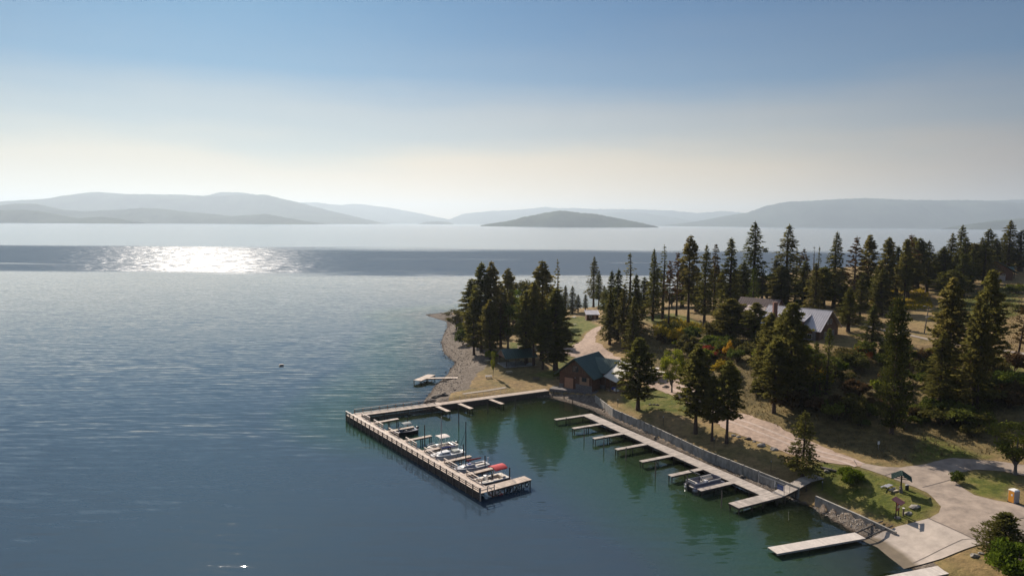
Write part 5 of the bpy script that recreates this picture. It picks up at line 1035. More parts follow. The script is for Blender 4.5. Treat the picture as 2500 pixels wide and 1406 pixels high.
# 5 deck boat with bright red canopy
b = boat_at('motorboat', 'navy and white deck boat with a bright red rolled canopy nearest the end jetty', 'boat', 1195, 1178)
h, rg = hull_mb(6.0, 2.5, .62, bow=.30, round_=1.6); h.build('hull', M['greyhull'], b); deck_mb(rg, cock=(.06, .93), depth=.35, inset=.2).build('deck', M['cream'], b)
mb = MB()
for y in (-1, 1): mb.tube([(rg[i][0][0], y*(abs(rg[i][0][1])+.02), rg[i][0][2]-.02) for i in range(len(rg))], .05, 5)
mb.build('rub_rail', M['white'], b); bimini(b, -2.7, -.4, 2.1, 2.2, 'red', camber=.30, th=.16, base=.8)
MB().box((-2.2, 0, .62), (.6, 1.7, .45)).build('rear_bench', M['cream'], b, bev=.06); MB().box((1.6, .75, .6), (1.6, .4, .4)).build('bow_seat', M['cream'], b, bev=.06); MB().box((1.6, -.75, .6), (1.6, .4, .4)).build('bow_seat', M['cream'], b, bev=.06)
MB().box((.3, -.6, .75), (.5, .55, .7)).build('console', M['white'], b, bev=.06); MB().cyl((.0, -.6, 1.05), (-.05, -.6, 1.1), .2, n=12).build('steering_wheel', M['motor'], b); seat_mb(-.7, -.6, z=.4).build('seat', M['motor'], b); MB().box((-3.25, 0, .25), (.7, 2.0, .08)).build('swim_platform', M['greyhull'], b)
# 6 pontoon boat on the grey dock
b = thing('pontoon_boat', 'pontoon boat with cream seats, dark folded canopy and outboard at the grey dock', 'boat', (*QF.p(38.7, -3.3)[:2], .12), math.atan2(QF.n.y, QF.n.x))
for y in (-.85, .85):
    MB().cyl((-3.0, y, .12), (2.4, y, .12), .31, n=12).cyl((2.4, y, .12), (3.15, y, .28), .31, .06, 12).build('pontoon', M['aludull'], b, smooth=True)
MB().box((0, 0, .52), (6.1, 2.45, .10)).build('platform', M['greyhull'], b)
def roundrect(L_, B_, r_, k=5):
    P = []
    for cx, cy, a0 in ((L_/2-r_, B_/2-r_, 0), (-L_/2+.25, B_/2-.25, 90), (-L_/2+.25, -B_/2+.25, 180), (L_/2-r_, -B_/2+r_, 270)):
        rr = r_ if cx > 0 else .25
        for i in range(k+1): a = R(a0+90*i/k); P.append((cx+rr*math.cos(a), cy+rr*math.sin(a)))
    return P
RR = roundrect(5.6, 2.35, .95); mb = MB()
for (x0_, y0_), (x1_, y1_) in zip(RR, RR[1:]+RR[:1]): mb.add([(x0_, y0_, .58), (x1_, y1_, .58), (x1_, y1_, 1.12), (x0_, y0_, 1.12)], [(0, 1, 2, 3)])
mb.build('fence_panel', M['greyhull'], b); MB().tube([(x, y, 1.16) for x, y in RR+RR[:1]], .035, 6).build('top_rail', M['alu'], b); MB().tube([(x*1.004, y*1.01, .62) for x, y in RR+RR[:1]], .03, 5).build('lower_rail', M['alu'], b)
for y in (-.82, .82): MB().box((1.2, y, .78), (2.2, .5, .4)).box((1.2, y*1.2, 1.05), (2.2, .14, .35)).build('bow_seat', M['cream'], b, bev=.05)
MB().box((-2.0, .3, .78), (.6, 1.5, .4)).box((-2.3, .3, 1.05), (.14, 1.5, .4)).build('rear_bench', M['cream'], b, bev=.05); MB().box((-.4, -.7, .95), (.5, .6, .75)).build('console', M['white'], b, bev=.05); seat_mb(-1.1, -.7, z=.6).build('seat', M['cream'], b)
MB().cyl((-.2, 1.0, 1.15), (-2.0, .9, 2.5), .03, n=5).cyl((-.2, -1.0, 1.15), (-2.0, -.9, 2.5), .03, n=5).build('canopy_frame', M['motor'], b); MB().cyl((-2.0, -1.1, 2.5), (-2.05, 1.1, 2.5), .10, n=8).build('canopy', M['motor'], b); MB().box((-2.95, 0, .60), (.5, 1.6, .06)).build('swim_platform', M['cream'], b); outboard(b, -3.2, .65, 'motor', 1.1)
# small things on the water
x, y = at(687, 892, 0); b = thing('swim_raft', 'tiny dark float with a pale top alone far out on the lake', 'raft', (x, y, 0), .4)
MB().box((0, 0, .12), (1.3, .8, .3)).build('float', M['motor'], b, bev=.08); MB().box((0, 0, .31), (.9, .5, .08)).build('deck', M['beigecan'], b)

# ---------------------------------------------------------------- buildings
def roof_slab(u0, u1, y0, z0, y1, z1, m, parent, name='roof', th=.12, ribs=.45):
    """roof plane between eave (y0,z0) and ridge (y1,z1) in the building's own axes, standing seams every ribs metres"""
    mb = MB(); n_ = Vector((0, -(z1-z0), (y1-y0))); n_ = n_.normalized() if n_.z > 0 else -n_.normalized(); t = n_*th
    A = [Vector(p) for p in ((u0, y0, z0), (u1, y0, z0), (u1, y1, z1), (u0, y1, z1))]; mb.hexa([a for a in A], [a+t for a in A])
    k = int((u1-u0)/ribs)
    for i in range(k+1):
        u = u0+.03+(u1-u0-.06)*i/max(1, k); o_ = n_*(th+.02); mb.bar(Vector((u, y0, z0))+o_, Vector((u, y1, z1))+o_, .05, .07, up=tuple(n_))
    return mb.build(name, M[m], parent)
def window(parent, c, w, h, axis, frame='wframe', out=1, cross=True):
    """window on a wall: axis 'x' = wall facing -y or +y, axis 'y' = wall facing +-x"""
    fm = MB(); x, y, z = c; d = .06
    def bx(a, b, da, db, dep):
        return ((x+a, y+out*dep, z+b), (da, d, db)) if axis == 'x' else ((x+out*dep, y+a, z+b), (d, da, db))
    for a, b, da, db in ((0, h/2, w+.1, .09), (0, -h/2, w+.1, .09), (-w/2, 0, .09, h-.09), (w/2, 0, .09, h-.09)): fm.box(*bx(a, b, da, db, .05))
    if cross: fm.box(*bx(0, 0, .05, h-.09, .045))
    f_o = fm.build('window', M[frame], parent); MB().box(*bx(0, 0, w-.09, h-.09, .015)).build('pane', M['glass'], f_o)
def gable_walls(parent, L_, W_, h, rise, m, mg=None, z0=-1.5, name='wall'):
    """walls of a gabled house, ridge along x, with full gables"""
    w = W_/2; l = L_/2
    mb = MB(); mb.add([(-l, -w, z0), (l, -w, z0), (l, w, z0), (-l, w, z0), (-l, -w, h), (l, -w, h), (l, w, h), (-l, w, h), (-l, 0, h+rise), (l, 0, h+rise)],
        [(0, 1, 5, 4), (2, 3, 7, 6), (1, 2, 6, 9, 5), (3, 0, 4, 8, 7), (4, 5, 9, 8), (6, 7, 8, 9), (3, 2, 1, 0)]); return mb.build(name, M[m], parent)
# boathouse: gable end towards the water; local -x faces the water
BO = Vector((15.0, 156.8)); bd_ = Vector((.6, .8)).normalized(); ang = math.atan2(bd_.y, bd_.x)
bh = thing('boathouse', 'log and stone boathouse with green metal roof at the head of the marina', 'building', (BO.x+bd_.x*5.14, BO.y+bd_.y*5.14, 1.27), ang); bh.scale = (1.029, 1.029, 1.029)
gable_walls(bh, 10, 8.6, 3.7, 3.35, 'log')
MB().box((-5.06, 1.55, .1), (.16, .5, 1.7)).build('stone_base', M['stone'], bh) if False else None
MB().box((-5.08, -2.25, .45), (.22, 4.2, 2.1)).build('stone_base', M['stone'], bh); MB().box((-5.08, 3.75, .2), (.22, 1.1, 1.6)).build('stone_base', M['stone'], bh)
gb = MB(); gb.add([(-5.07, -4.2, 3.72), (-5.07, 4.2, 3.72), (-5.07, 0, 7.0), (-5.01, -4.2, 3.72), (-5.01, 4.2, 3.72), (-5.01, 0, 7.0)], [(0, 2, 1), (3, 4, 5), (0, 1, 4, 3), (1, 2, 5, 4), (2, 0, 3, 5)]); gb.build('gable_boards', M['board'], bh)
MB().box((-5.10, 1.65, 1.15), (.14, 2.3, 2.9)).build('door', M['tandoor'], bh); MB().box((-5.09, 1.65, 2.72), (.20, 2.6, .16)).box((-5.09, .42, 1.2), (.2, .14, 3)).box((-5.09, 2.88, 1.2), (.2, .14, 3)).build('door_frame', M['log'], bh)
MB().box((-5.10, -2.4, 2.35), (.12, 2.5, 1.7)).build('board_panel', M['tanboard'], bh)
window(bh, (-5.17, -2.4, 2.75), 1.1, .85, 'y', 'trim', -1); window(bh, (-5.07, 0, 4.9), 1.4, 1.3, 'y', 'trim', -1); MB().cyl((-5.2, -.05, 2.95), (-5.3, -.05, 2.85), .12, .15, 8).build('wall_lamp', M['lgrey'], bh)
zr = 7.22; sl = 3.35/4.3
for s in (-1, 1): roof_slab(-5.9, 5.3, s*5.2, zr-5.2*sl, 0, zr, 'groof', bh)
MB().bar((-5.92, 0, zr+.14), (5.32, 0, zr+.14), .26, .06).build('ridge_cap', M['groof'], bh)
# side wing (ridge across, towards the patio): local -y
wz, wx = 6.62, 2.0
for sgn in (-1, 1):
    rs = MB(); A = [(wx, 0, wz), (wx+.3, -7.4, wz), (wx+sgn*3.6, -5.7 if sgn < 0 else -7.4, wz-2.75), (wx+sgn*3.6, -4.6, wz-2.75)]
    n_ = Vector((sgn*2.75, 0, 3.6)).normalized()*.12; rs.hexa(A, [Vector(p)+n_ for p in A])
    for i in range(18):
        y = -7.3+i*.42; lo_ = (wx+.15, y, wz); f0 = min(1, max(0, -y/4.6)) if y > -4.6 else (1 if y > -5.7 or sgn > 0 else max(0, 1-(-5.7-y)/1.7))
        if f0 < .05: continue
        rs.bar(Vector(lo_)+n_*1.2, Vector((wx+sgn*3.6*f0, y, wz-2.75*f0))+n_*1.2, .05, .07, up=tuple(n_))
    rs.build('wing_roof', M['groof'], bh)
ww = MB(); ww.add([(-1.1, -4.2, -1.5), (5.1, -4.2, -1.5), (5.1, -7, -1.5), (-1.1, -5.6, -1.5), (-1.1, -4.2, 3.9), (5.1, -4.2, 3.9), (5.1, -7, 3.9), (-1.1, -5.6, 3.9), (2.0, -7, 6.4), (2.0, -4.2, 6.4)], [(0, 1, 5, 9, 4), (2, 3, 7, 8, 6), (0, 4, 7, 3), (1, 2, 6, 5), (4, 9, 8, 7), (5, 6, 8, 9)]); ww.build('wing_wall', M['log'], bh)
MB().box((-1.2, -4.9, .2), (.14, 1.3, 2)).build('stone_base', M['stone'], bh)
pa_, pb_, pc_ = Vector((2.3, -7.3, 6.62)), Vector((-1.75, -5.35, 3.45)), Vector((-4.5, -10.1, 3.15)); pn_ = (pb_-pa_).cross(pc_-pa_)
pr = MB(); pr.slab([pa_, pb_, pc_, Vector((1.2, -13.4, pa_.z-(pn_.x*(1.2-pa_.x)+pn_.y*(-13.4-pa_.y))/pn_.z))], .09); pr.build('patio_roof', M['proof'], bh)
for x, y, h_ in ((-2.0, -6.0, 3.3), (-3.1, -7.9, 3.2), (-4.1, -9.9, 3.1), (1.5, -13.0, 5.2)): MB().bar((x, y, -.9), (x, y, h_), .18).build('patio_post', M['timber'], bh)
MB().bar((-2.1, -6.3, .95), (-4.1, -9.7, .95), .10, .10).bar((-2.1, -6.3, .5), (-4.1, -9.7, .5), .05, .12).build('patio_rail', M['tanboard'], bh)
MB().box((.6, -9.6, .2), (6.0, 6.0, .5)).build('patio_floor', M['concrete'], bh)
for x, y, m_, lab in ((-1.6, -8.3, 'blue', 'blue covered table on the boathouse patio'), (-2.6, -9.4, 'whitep', 'white covered table on the boathouse patio')):
    q = bh.matrix_basis if False else Matrix.Translation(bh.location) @ Matrix.Rotation(ang, 4, 'Z'); w = q @ Vector((x, y, .45)); t = thing('patio_table', lab, 'table', w, ang)
    MB().cyl((0, 0, .70), (0, 0, .74), .62, n=16).cyl((0, 0, .35), (0, 0, .70), .66, .62, 16).build('cloth', M[m_], t); MB().cyl((0, 0, 0), (0, 0, .4), .08, n=8).build('pedestal', M['black'], t)

# lodge with grey metal roof, brown wings
EL = Vector((72.0, 172.1))-Vector((78.2, 165.1)); la = math.atan2(-EL.y, -EL.x)      # +x local = towards the right gable
LE = Vector((78.2, 165.1)); lu = Vector((math.cos(la), math.sin(la))); ln_ = Vector((-lu.y, lu.x)); ln_ = -ln_ if ln_.y > 0 else ln_
LC = LE-lu*8.2; gz = 12.0
lo = thing('lodge', 'large log lodge with grey metal roof and brown-roofed wings among the pines', 'house', (LC.x, LC.y, gz), la)
gable_walls(lo, 15, 10.2, 3.0, 4.0, 'board', z0=-2)
ez, rz_ = 2.95-.35, 7.2
for s in (-1, 1): roof_slab(-8.3, 8.2, s*5.9, ez, 0, rz_, 'lroof', lo, ribs=.55)
MB().bar((-8.3, 0, rz_+.12), (8.2, 0, rz_+.12), .3, .06).build('ridge_cap', M['lroof'], lo)
# dormer on the front slope (local -y side faces the camera)
dz = MB(); dz.add([(-1.5, -5.0, 3.2), (3.3, -5.0, 3.2), (3.3, -1.0, 3.2), (-1.5, -1.0, 3.2), (-1.5, -5.0, 4.75), (3.3, -5.0, 4.75), (3.3, -1.4, 5.9), (-1.5, -1.4, 5.9)], [(0, 1, 5, 4), (1, 2, 6, 5), (3, 0, 4, 7), (4, 5, 6, 7), (2, 3, 7, 6)]); dz.build('dormer', M['board'], lo)
roof_slab(-2.1, 3.9, -5.5, 4.62, -1.0, 6.15, 'lroof', lo, name='dormer_roof', ribs=.55)
for x in (-.6, .9, 2.4): window(lo, (x, -5.02, 4.0), .9, .9, 'x', out=-1)
for y in (-2.2, 0.0, 2.2): window(lo, (7.52, y, 1.5), .9, 1.5, 'y', out=1)
for y in (-.8, .8): window(lo, (7.52, y, 4.6), .8, 1.2, 'y', out=1)
for x in (5.2, 3.0): window(lo, (x, -5.12, 1.2), 1.0, 1.2, 'x', out=-1)
MB().box((-1, -6.8, .35), (14, 3.2, .5)).build('porch', M['stone'], lo); MB().box((-2.0, .6, 7.3), (.7, .7, 2.2)).build('chimney', M['brick'], lo)
for x in (-5, 0.5, 6.5): MB().box((x, -5.75, 1.1), (.7, .5, 3.0)).build('stone_pier', M['stone'], lo)
# wings further left and back
def wing(cx, cy, z, L_, W_, h, rise, a, label=None):
    pass
q = Matrix.Translation(lo.location) @ Matrix.Rotation(la, 4, 'Z'); qi = q.inverted()
def lodge_wing(P0, P1, zr, W_, drop, z0, name):
    """gabled wing with its ridge from P0 to P1 (world xy) at height zr"""
    a = Vector((*P0, zr)); c = Vector((*P1, zr)); d = (c-a).normalized(); nn = Vector((-d.y, d.x, 0)); w = W_/2
    mb = MB(); rf = MB(); up = Vector((0, 0, 1))
    a2, c2 = a+d*.5, c-d*.5; B = lambda p, s, z: qi @ Vector((p.x+nn.x*s, p.y+nn.y*s, z))
    mb.add([B(a2, -w, z0), B(c2, -w, z0), B(c2, w, z0), B(a2, w, z0), B(a2, -w, zr-drop-.1), B(c2, -w, zr-drop-.1), B(c2, w, zr-drop-.1), B(a2, w, zr-drop-.1), B(a2, 0, zr-.15), B(c2, 0, zr-.15)], [(0, 1, 5, 4), (2, 3, 7, 6), (1, 2, 6, 9, 5), (3, 0, 4, 8, 7), (4, 5, 9, 8), (6, 7, 8, 9)]); mb.build('wing_wall', M['board'], lo)
    for s in (-1, 1):
        e0_, e1_ = B(a, s*(w+.6), zr-drop*(w+.6)/w), B(c, s*(w+.6), zr-drop*(w+.6)/w); r0_, r1_ = B(a, 0, zr), B(c, 0, zr); n_ = (r0_-e0_).cross(e1_-e0_).normalized(); n_ = n_ if n_.z > 0 else -n_; t_ = n_*.12
        rf.hexa([e0_, e1_, r1_, r0_], [e0_+t_, e1_+t_, r1_+t_, r0_+t_]); k = int((e1_-e0_).length/.6)
        for i in range(k+1): f_k = i/k; rf.bar(e0_.lerp(e1_, f_k)+n_*.14, r0_.lerp(r1_, f_k)+n_*.14, .05, .06, up=tuple(n_))
    rf.build('wing_roof', M['broof'], lo)
p0, p1 = at(1808, 725, 20.0), at(1908, 733, 20.0); lodge_wing(p0, p1, 20.0, 9, 3.4, 10, 'w')
p0 = at(1874, 752, 18.2); p1 = (p0[0]-4.5, p0[1]+9.5); lodge_wing(p0, p1, 18.2, 7, 2.6, 10, 'w')
x, y, z = atY(1893, 738, 172.0); MB().box(tuple(qi @ Vector((x, y, z-3.2))), (1.0, .8, 6.4), rz=-la).build('chimney', M['brick'], lo)
# green-roofed log house on the right hill
ax_, ay_, az_ = atY(2432, 636, 277.0); ra = math.atan2(.97, .25)
rh = thing('log_house', 'dark log house with green metal roof on the far right hill', 'house', (ax_+math.cos(ra)*7.5, ay_+math.sin(ra)*7.5, az_-8.2), ra)
gable_walls(rh, 14, 13, 4.0, 4.0, 'log', z0=-3); [roof_slab(-7.7, 7.7, s*8.2, 8.25-8.2*4.05/6.5, 0, 8.25, 'groof', rh, ribs=.7) for s in (-1, 1)]
for y in (-3.2, 0, 3.2): window(rh, (-7.02, y, 2.0), 1.2, 1.3, 'y', out=-1)
window(rh, (-7.02, 0, 5.4), 1.4, 1.2, 'y', out=-1); MB().cyl((1, -2.4, 6.5), (1, -2.4, 7.9), .15, n=8).build('vent_pipe', M['lgrey'], rh)
gm_ = MB(); gm_.hexa([(-1, -9.8, 3.6), (3.6, -9.8, 3.6), (3.6, -6, 3.6), (-1, -6, 3.6)], [(1.3, -9.8, 5.3), (1.31, -9.8, 5.3), (1.31, -5, 5.3), (1.3, -5, 5.3)]); gm_.build('porch_roof', M['groof'], rh); [MB().bar((x, -9.5, -2), (x, -9.5, 3.6), .25).build('porch_post', M['log'], rh) for x in (-.6, 3.2)]
x, y = g(2443, 686); t = thing('utility_cabinet', 'pale grey slatted enclosure box beside the green-roofed house', 'cabinet', (x, y, hgt(x, y)), .3)
MB().box((0, 0, 1.05), (2.5, 1.8, 2.1)).build('body', M['lgrey'], t, bev=.04); MB().box((0, 0, 2.16), (2.7, 2.0, .10)).build('lid', M['tan'], t)
mb = MB(); [mb.box((-1.1+i*.275, -.93, 1.0), (.08, .05, 1.9)) for i in range(9)]; mb.build('slats', M['steel'], t)
# little cabin
x, y = g(1446, 781); cz_ = hgt(x, y); cb = thing('cabin', 'small dark wooden cabin with a grey roof by the far lawn', 'cabin', (x, y+1.6, cz_), .05)
MB().add([(-2.2, -1.6, -.5), (2.2, -1.6, -.5), (2.2, 1.6, -.5), (-2.2, 1.6, -.5), (-2.2, -1.6, 2.0), (2.2, -1.6, 2.0), (2.2, 1.6, 2.9), (-2.2, 1.6, 2.9)], [(0, 1, 5, 4), (1, 2, 6, 5), (2, 3, 7, 6), (3, 0, 4, 7), (4, 5, 6, 7)]).build('wall', M['board'], cb); roof_slab(-2.6, 2.6, -2.1, 1.9, 2.0, 3.05, 'lroof', cb, ribs=.6); MB().box((.9, -1.63, .95), (.8, .08, 1.9)).build('door', M['tandoor'], cb); window(cb, (-.8, -1.6, 1.2), .8, .7, 'x', out=-1)
# picnic shelter under the point pines
x, y = g(1262, 893); sz = hgt(x, y); sh = thing('picnic_shelter', 'open picnic shelter on posts with a green gabled roof under the point pines', 'shelter', (x, y+2.0, sz), .35)
for s in (-1, 1): roof_slab(-4.6, 4.6, s*3.6, 2.35, 0, 4.3, 'groof', sh, ribs=.6)
for px_ in (-4, -1.4, 1.4, 4):
    for py_ in (-2.9, 2.9): MB().bar((px_, py_, -.3), (px_, py_, 2.75), .22).build('post', M['timber'], sh)
MB().bar((-4.4, -2.9, 2.6), (4.4, -2.9, 2.6), .2, .24).bar((-4.4, 2.9, 2.6), (4.4, 2.9, 2.6), .2, .24).build('beam', M['timber'], sh)
for s in (-4.45, 4.45): MB().add([(s, -3.3, 2.45), (s, 3.3, 2.45), (s, 0, 4.25), (s+.06, -3.3, 2.45), (s+.06, 3.3, 2.45), (s+.06, 0, 4.25)], [(0, 1, 2), (3, 5, 4), (0, 3, 4, 1), (1, 4, 5, 2), (2, 5, 3, 0)]).build('gable', M['board'], sh)
MB().box((0, 0, .06), (9, 6.4, .2)).build('floor', M['concrete'], sh)

# ---------------------------------------------------------------- kiosk, signs, furniture
def picnic(px, py, label, rz, top='tan', frame='timber', xy=None):
    x, y = xy or g(px, py); t = thing('picnic_table', label, 'picnic table', (x, y, hgt(x, y)), rz)
    t.scale = (.85, .85, .85); mb = MB(); [mb.box((0, -.30+i*.15, .74), (1.9, .135, .045)) for i in range(5)]; mb.build('tabletop', M[top], t)
    for s in (-1, 1):
        MB().box((0, s*.70, .45), (1.9, .26, .045)).build('bench', M[top], t); MB().bar((s*.7, -.72, 0), (s*.7, .72, 0) if False else (s*.7, .15, .72), .06, .09).bar((s*.7, .72, 0), (s*.7, -.15, .72), .06, .09).bar((s*.7, -.75, .40), (s*.7, .75, .40), .05, .09).build('leg_frame', M[frame], t)
    return t
for a in [(1193,923,'pale blue-white picnic table alone on the dry grass',.1,'lgrey'),(1243,912,'picnic table in the tree shade beside the dry grass',.4,'tan'),(1190,884,'picnic table at the edge of the stony beach',-.5,'tan'),(1309,928,'dark picnic table left of the boathouse corner',.2,'timber'),
          (1278,884,'table nearest the shelter posts',.3,'tan'),(1576,972,'pale blue picnic table under the lone lawn pine',.3,'lgrey'),(1402,777,'white picnic table on the far lawn',.4,'whitep'),(1452,786,'dark bench table in front of the small cabin',.1,'timber'),(1401,795,'picnic table on the middle of the far lawn',.2,'tan'),(1392,838,'white topped table by the lane bend',.5,'whitep')]: picnic(*a[:5])
x, y = g(2199, 1200); kz = hgt(x, y); ki = thing('information_kiosk', 'kiosk with green gabled metal roof on stone-based posts beside the road', 'kiosk', (x, y, kz), R(62))
for s in (-1, 1): roof_slab(-1.6, 1.6, s*1.55, 2.55, 0, 3.55, 'groof', ki, ribs=.25, th=.08)
for s in (-1, 1): MB().box((s*.55, 0, .4), (.5, .5, .8)).build('stone_base', M['stone'], ki); MB().bar((s*.55, 0, .8), (s*.55, 0, 3.3), .20).build('post', M['timber'], ki)
MB().bar((-1.3, 0, 2.75), (1.3, 0, 2.75), .16).bar((-.55, -1.3, 2.62), (-.55, 1.3, 2.62), .12).bar((.55, -1.3, 2.62), (.55, 1.3, 2.62), .12).build('beam', M['timber'], ki); MB().box((0, 0, 1.65), (.85, .10, 1.2)).build('notice_board', M['tan'], ki); MB().box((0, -.06, 1.7), (.5, .02, .7)).build('notice', M['whitep'], ki)
picnic(0, 0, 'picnic table with pale seats beside the roofed kiosk', R(35), 'lgrey', 'timber', (x-1.3, y+.9)); x2, y2 = g(2214, 1196); t = thing('litter_bin', 'dark litter bin just right of the roofed kiosk', 'bin', (x2, y2, hgt(x2, y2)))
ki.scale = (.66, .78, .76); t.scale = (.78, .78, .78)
MB().cyl((0, 0, 0), (0, 0, .95), .30, n=14).build('bin_body', M['black'], t); MB().cyl((0, 0, .95), (0, 0, 1.05), .33, .2, 14).build('bin_lid', M['lgrey'], t)
x2, y2 = g(2182, 1198); t = thing('concrete_pad', 'small pale square slab on the grass left of the kiosk', 'slab', (x2, y2, hgt(x2, y2)), .4); MB().box((0, 0, .1), (1.0, .8, .2)).build('slab_block', M['tan'], t, bev=.02)
x, y = g(2190, 1262); t = thing('notice_sign', 'red notice board under a small sloping dark red roof on two posts', 'sign', (x, y, hgt(x, y)), R(40))
for s in (-1, 1): MB().bar((s*.45, 0, -.1), (s*.45, 0, 2.15), .11).build('post', M['timber'], t)
MB().box((0, -.03, 1.4), (1.0, .07, .95)).build('board', M['signred'], t); MB().slab([(-.75, -.65, 2.05), (.75, -.65, 2.05), (.75, .55, 2.5), (-.75, .55, 2.5)], .07).build('small_roof', M['redroof'], t)
MB().box((-.2, -.075, 1.5), (.35, .02, .45)).build('notice', M['tan'], t); MB().box((.25, -.075, 1.45), (.3, .02, .35)).build('notice', M['whitep'], t)
x, y = g(2205, 1258); t = thing('bollard', 'wooden bollard with white cap right of the red notice board', 'bollard', (x, y, hgt(x, y))); MB().bar((0, 0, -.1), (0, 0, .98), .16).build('post', M['timber'], t); MB().box((0, 0, 1.02), (.26, .26, .06)).build('cap', M['whitep'], t)
x, y = g(2474, 1226); t = thing('portable_toilet', 'portable toilet with orange door, grey sides and white roof at the roadside', 'portable toilet', (x, y, hgt(x, y)), R(15))
t.scale = (.80, .80, .80)
MB().box((0, 0, 1.08), (1.1, 1.15, 1.96)).build('cabin_shell', M['lgrey'], t, bev=.04); MB().box((-.57, 0, 1.06), (.05, .98, 1.86)).build('door', M['orange'], t, bev=.015); MB().box((-.60, -.12, 1.38), (.015, .26, .34)).build('sticker', M['whitep'], t)
mb = MB(); mb.hexa([(-.6, -.62, 2.06), (.6, -.62, 2.06), (.6, .62, 2.06), (-.6, .62, 2.06)], [(-.48, -.42, 2.28), (.48, -.42, 2.28), (.48, .42, 2.28), (-.48, .42, 2.28)]); mb.build('toilet_roof', M['whitep'], t, bev=.04); MB().box((0, 0, .06), (1.2, 1.22, .14)).build('skid_base', M['black'], t)
x, y = g(2144, 1097); t = thing('small_sign', 'small white notice on a thin post on the shaded bank', 'sign', (x, y, hgt(x, y)), .3); MB().cyl((0, 0, -.1), (0, 0, 1.3), .03, n=6).build('post', M['steel'], t); MB().box((0, -.04, 1.15), (.42, .03, .5)).build('sign_plate', M['whitep'], t)
x, y = g(2256, 815); t = thing('utility_pole', 'tall leaning wooden pole with a lamp arm on the hill lawn', 'pole', (x, y, hgt(x, y)), 0); hh = atY(2263, 748, y)[2]-hgt(x, y)
MB().cyl((0, 0, -.3), (.75, 0, hh), .15, .10, 8).build('pole_shaft', M['greybark'], t); MB().cyl((.73, 0, hh-.2), (-.3, -.2, hh+.1), .035, n=5).build('arm', M['steel'], t); MB().box((-.45, -.23, hh+.1), (.5, .2, .12)).build('lamp_head', M['lgrey'], t); MB().box((.5, -.1, hh*.63), (.9, .06, .12)).build('crossbar', M['whitep'], t)
x, y = g(2492, 1283); t = thing('handrail', 'short dark pipe handrail at the right edge of the pavement', 'rail', (x, y, hgt(x, y)), .2)
MB().tube([(-.9, 0, 0), (-.9, 0, .9), (1.6, .2, .95), (1.6, .2, 0)], .035).build('pipe', M['black'], t)
# trailer with boat by the lawn
x, y = g(1600, 922); t = thing('boat_trailer', 'white covered boat on a trailer parked on the gravel by the light green tree', 'trailer', (x, y, hgt(x, y)), R(-15))
h, rg = hull_mb(4.6, 1.9, .45, draft=.35); h.v = [(a, b_, c+.9) for a, b_, c in h.v]; h.build('hull', M['white'], t); dk = deck_mb(rg, cock=(.2, .6)); dk.v = [(a, b_, c+.9) for a, b_, c in dk.v]; dk.build('deck', M['cream'], t); bimini(t, -1.6, .8, 1.8, 2.3, 'beigecan', base=1.3)
MB().bar((-2.2, -.7, .5), (2.0, -.7, .5), .1).bar((-2.2, .7, .5), (2.0, .7, .5), .1).bar((2.0, -.7, .5), (3.4, 0, .5), .1).bar((2.0, .7, .5), (3.4, 0, .5), .1).build('chassis', M['black'], t)
for s in (-1, 1): MB().cyl((-.8, s*.88, .32), (-.8, s*1.05, .32), .32, n=14).build('wheel', M['rubber'], t)
# ---------------------------------------------------------------- boulders and stones
def rock_mb(s, seed, flat=.6):
    bm = bmesh.new(); bmesh.ops.create_icosphere(bm, subdivisions=2, radius=1); r = random.Random(seed); o = Vector((r.random()*9, r.random()*9, 0))
    from mathutils import noise
    for v in bm.verts:
        k = 1+.45*noise.noise(v.co*1.3+o)+.15*noise.noise(v.co*3+o); v.co = Vector((v.co.x*k*s*1.15, v.co.y*k*s*.85, max(v.co.z*k*s*flat, -s*.25)))
    mb = MB(); mb.v = [tuple(v.co) for v in bm.verts]; mb.f = [tuple(v.index for v in f.verts) for f in bm.faces]; bm.free(); return mb
for i, (px, py, s, m_, lab) in enumerate([(2233,1238,.75,'rock','large pale boulder on the dry tip of the kiosk lawn'),(2218,1253,.55,'rock','pointed tan boulder beside the wooden bollard'),(2192,1264,.45,'rock','flat pale stone at the foot of the red notice board'),(2381,1357,.6,'rock','tan boulder by the ramp, left of two'),(2396,1351,.4,'rock','small white boulder by the ramp, right of two'),
    (1627,945,.9,'rockdark','dark boulder under the light green tree'),(1587,988,.45,'rockdark','dark stone on the lawn, left of three'),(1597,988,.4,'rockdark','dark stone on the lawn, middle of three'),(1605,989,.5,'rockdark','dark stone on the lawn, right of three'),
    (1791,1063,.5,'rock','flat pale stone by the road, first of the roadside row'),(1803,1066,.45,'rock','rounded pale stone, second of the roadside row'),(1827,1072,.7,'rockdark','dark stone, third of the roadside row'),(1841,1078,.35,'rock','small tan stone, fourth of the roadside row'),(1859,1087,.85,'rock','wide flat boulder in the roadside row'),(1890,1097,.75,'rock','round pale boulder ending the roadside row'),
    (1813,1165,.7,'rockdark','big dark boulder among the bank stones beside the grey dock'),(1392,836,.5,'rockdark','dark stone at the lane bend'),(1409,838,.6,'rockdark','stone right of the lane bend table'),(2018,1150,.5,'rock','pale stone beside the log near the bright shrub')]):
    x, y = g(px, py); t = rock_mb(s*.8, i).build('boulder', M[m_]); t.location = (x, y, hgt(x, y)+.02); tag(t, lab, 'boulder', 'boulders on grass and roadside')
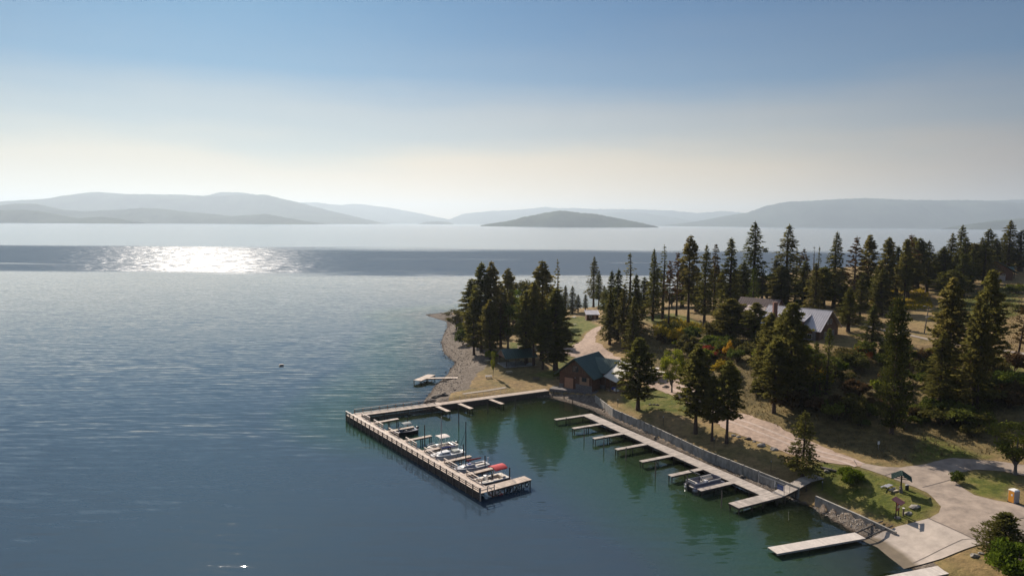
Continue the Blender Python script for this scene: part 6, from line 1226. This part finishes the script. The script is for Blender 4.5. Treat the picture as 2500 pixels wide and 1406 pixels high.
def stones(name, n, cond, poly, smin, smax, m, seed, zmin=-.6):
    r = np.random.default_rng(seed); A = np.array(poly); P = r.uniform(A.min(0), A.max(0), (n, 2)); P = P[inside(P, poly)]; V = []; F = []
    base = np.array([(1, 0, -.1), (0, 1, -.1), (-1, 0, -.1), (0, -1, -.1), (0, 0, 1)]); fc_ = [(0, 1, 4), (1, 2, 4), (2, 3, 4), (3, 0, 4)]
    for p in P:
        z = hgt(*p)
        if z < zmin: continue
        s = r.uniform(smin, smax)*(1 if r.random() < .9 else 1.8); a = r.uniform(0, 6.28); q = base*[s, s*.8, s*.55]*r.uniform(.7, 1.25, (5, 3)); c, d = math.cos(a), math.sin(a)
        k = len(V); V += [(p[0]+x*c-y_*d, p[1]+x*d+y_*c, z+w-.01) for x, y_, w in q]; F += [tuple(i+k for i in f) for f in fc_]
    me = bpy.data.meshes.new(name); me.from_pydata(V, [], F); me.materials.append(m); o = bpy.data.objects.new(name, me); COL.objects.link(o); tag(o, kind='stuff')
M['pebble'] = mat('beach_pebbles', (0.34, 0.29, 0.24), .9, var=.1, scale=4, island=.65)
M['pebbled'] = mat('dark_pebbles', (0.15, 0.12, 0.10), .9, var=.1, scale=4, island=.6)
stones('bank_stones', 2600, None, [(34,112),(37,103),(41,95.5),(42.5,97),(38.2,104.5),(34.5,111)], .06, .15, M['pebble'], 1)
stones('bank_stones', 4200, None, [(42.5,93.5),(43.5,94.2),(46.6,88),(49,84),(46.3,84.3),(44.6,89)], .05, .12, M['pebble'], 2)
stones('beach_pebbles', 5000, None, [(20,137),(32,113),(36,106),(38.3,103),(33,113.4),(27,127),(21.4,138.6),(19,149),(14,151),(13,149)], .05, .13, M['pebble'], 3)
stones('shore_stones', 5200, None, [(-20,153),(-12,156),(-12,178),(-9,193),(-16,210),(-18,228),(-18,262),(-22,280),(-28,300),(-38,296),(-27.5,276),(-26,258),(-24.8,227),(-22,207),(-17.5,193),(-18,178),(-20,163)], .10, .32, M['pebbled'], 4, -.3)
# riprap rocks at the pier root and old stub posts in the shallows
for px, py in ((1040,982),(1050,978),(1062,975),(1072,972),(1085,972),(1056,983)):
    x, y = at(px, py, .4); t = rock_mb(random.uniform(.5, .8), px).build('boulder', M['rockdark']); t.location = (x, y, hgt(x, y)+.15); tag(t, 'dark rough rock of the heap where the pier meets the gravel beach', 'boulder', 'dark rocks heaped at the pier root')
for px, py in ((1348,970),(1352,966),(1377,975),(1397,984),(1296,983)):
    x, y = at(px, py, 0); t = thing('stub_post', 'short rotten post stub standing in the shallow corner below the boathouse', 'post', (x, y, hgt(x, y)), group='old post stubs in the shallows'); MB().cyl((0, 0, -.5), (0, 0, .75), .12, .10, 7).build('shaft', M['timber'], t)
x, y = g(1478, 999); t = thing('driftwood_log', 'dark driftwood log lying on the gravel against the retaining wall', 'log', (x, y, hgt(x, y)+.1), .9); MB().cyl((-1.3, 0, .05), (1.3, .2, .15), .13, .09, 8).build('log_body', M['timber'], t)
x, y = g(2022, 1148); t = thing('fallen_log', 'pale fallen log beside the bright shrub by the road', 'log', (x, y, hgt(x, y)+.15), -.9); MB().cyl((-1.2, 0, 0), (1.2, .1, .1), .2, .15, 9).build('log_body', M['greybark'], t); MB().cyl((.3, 0, .1), (.7, .3, .7), .06, .03, 6).build('branch_stub', M['greybark'], t)
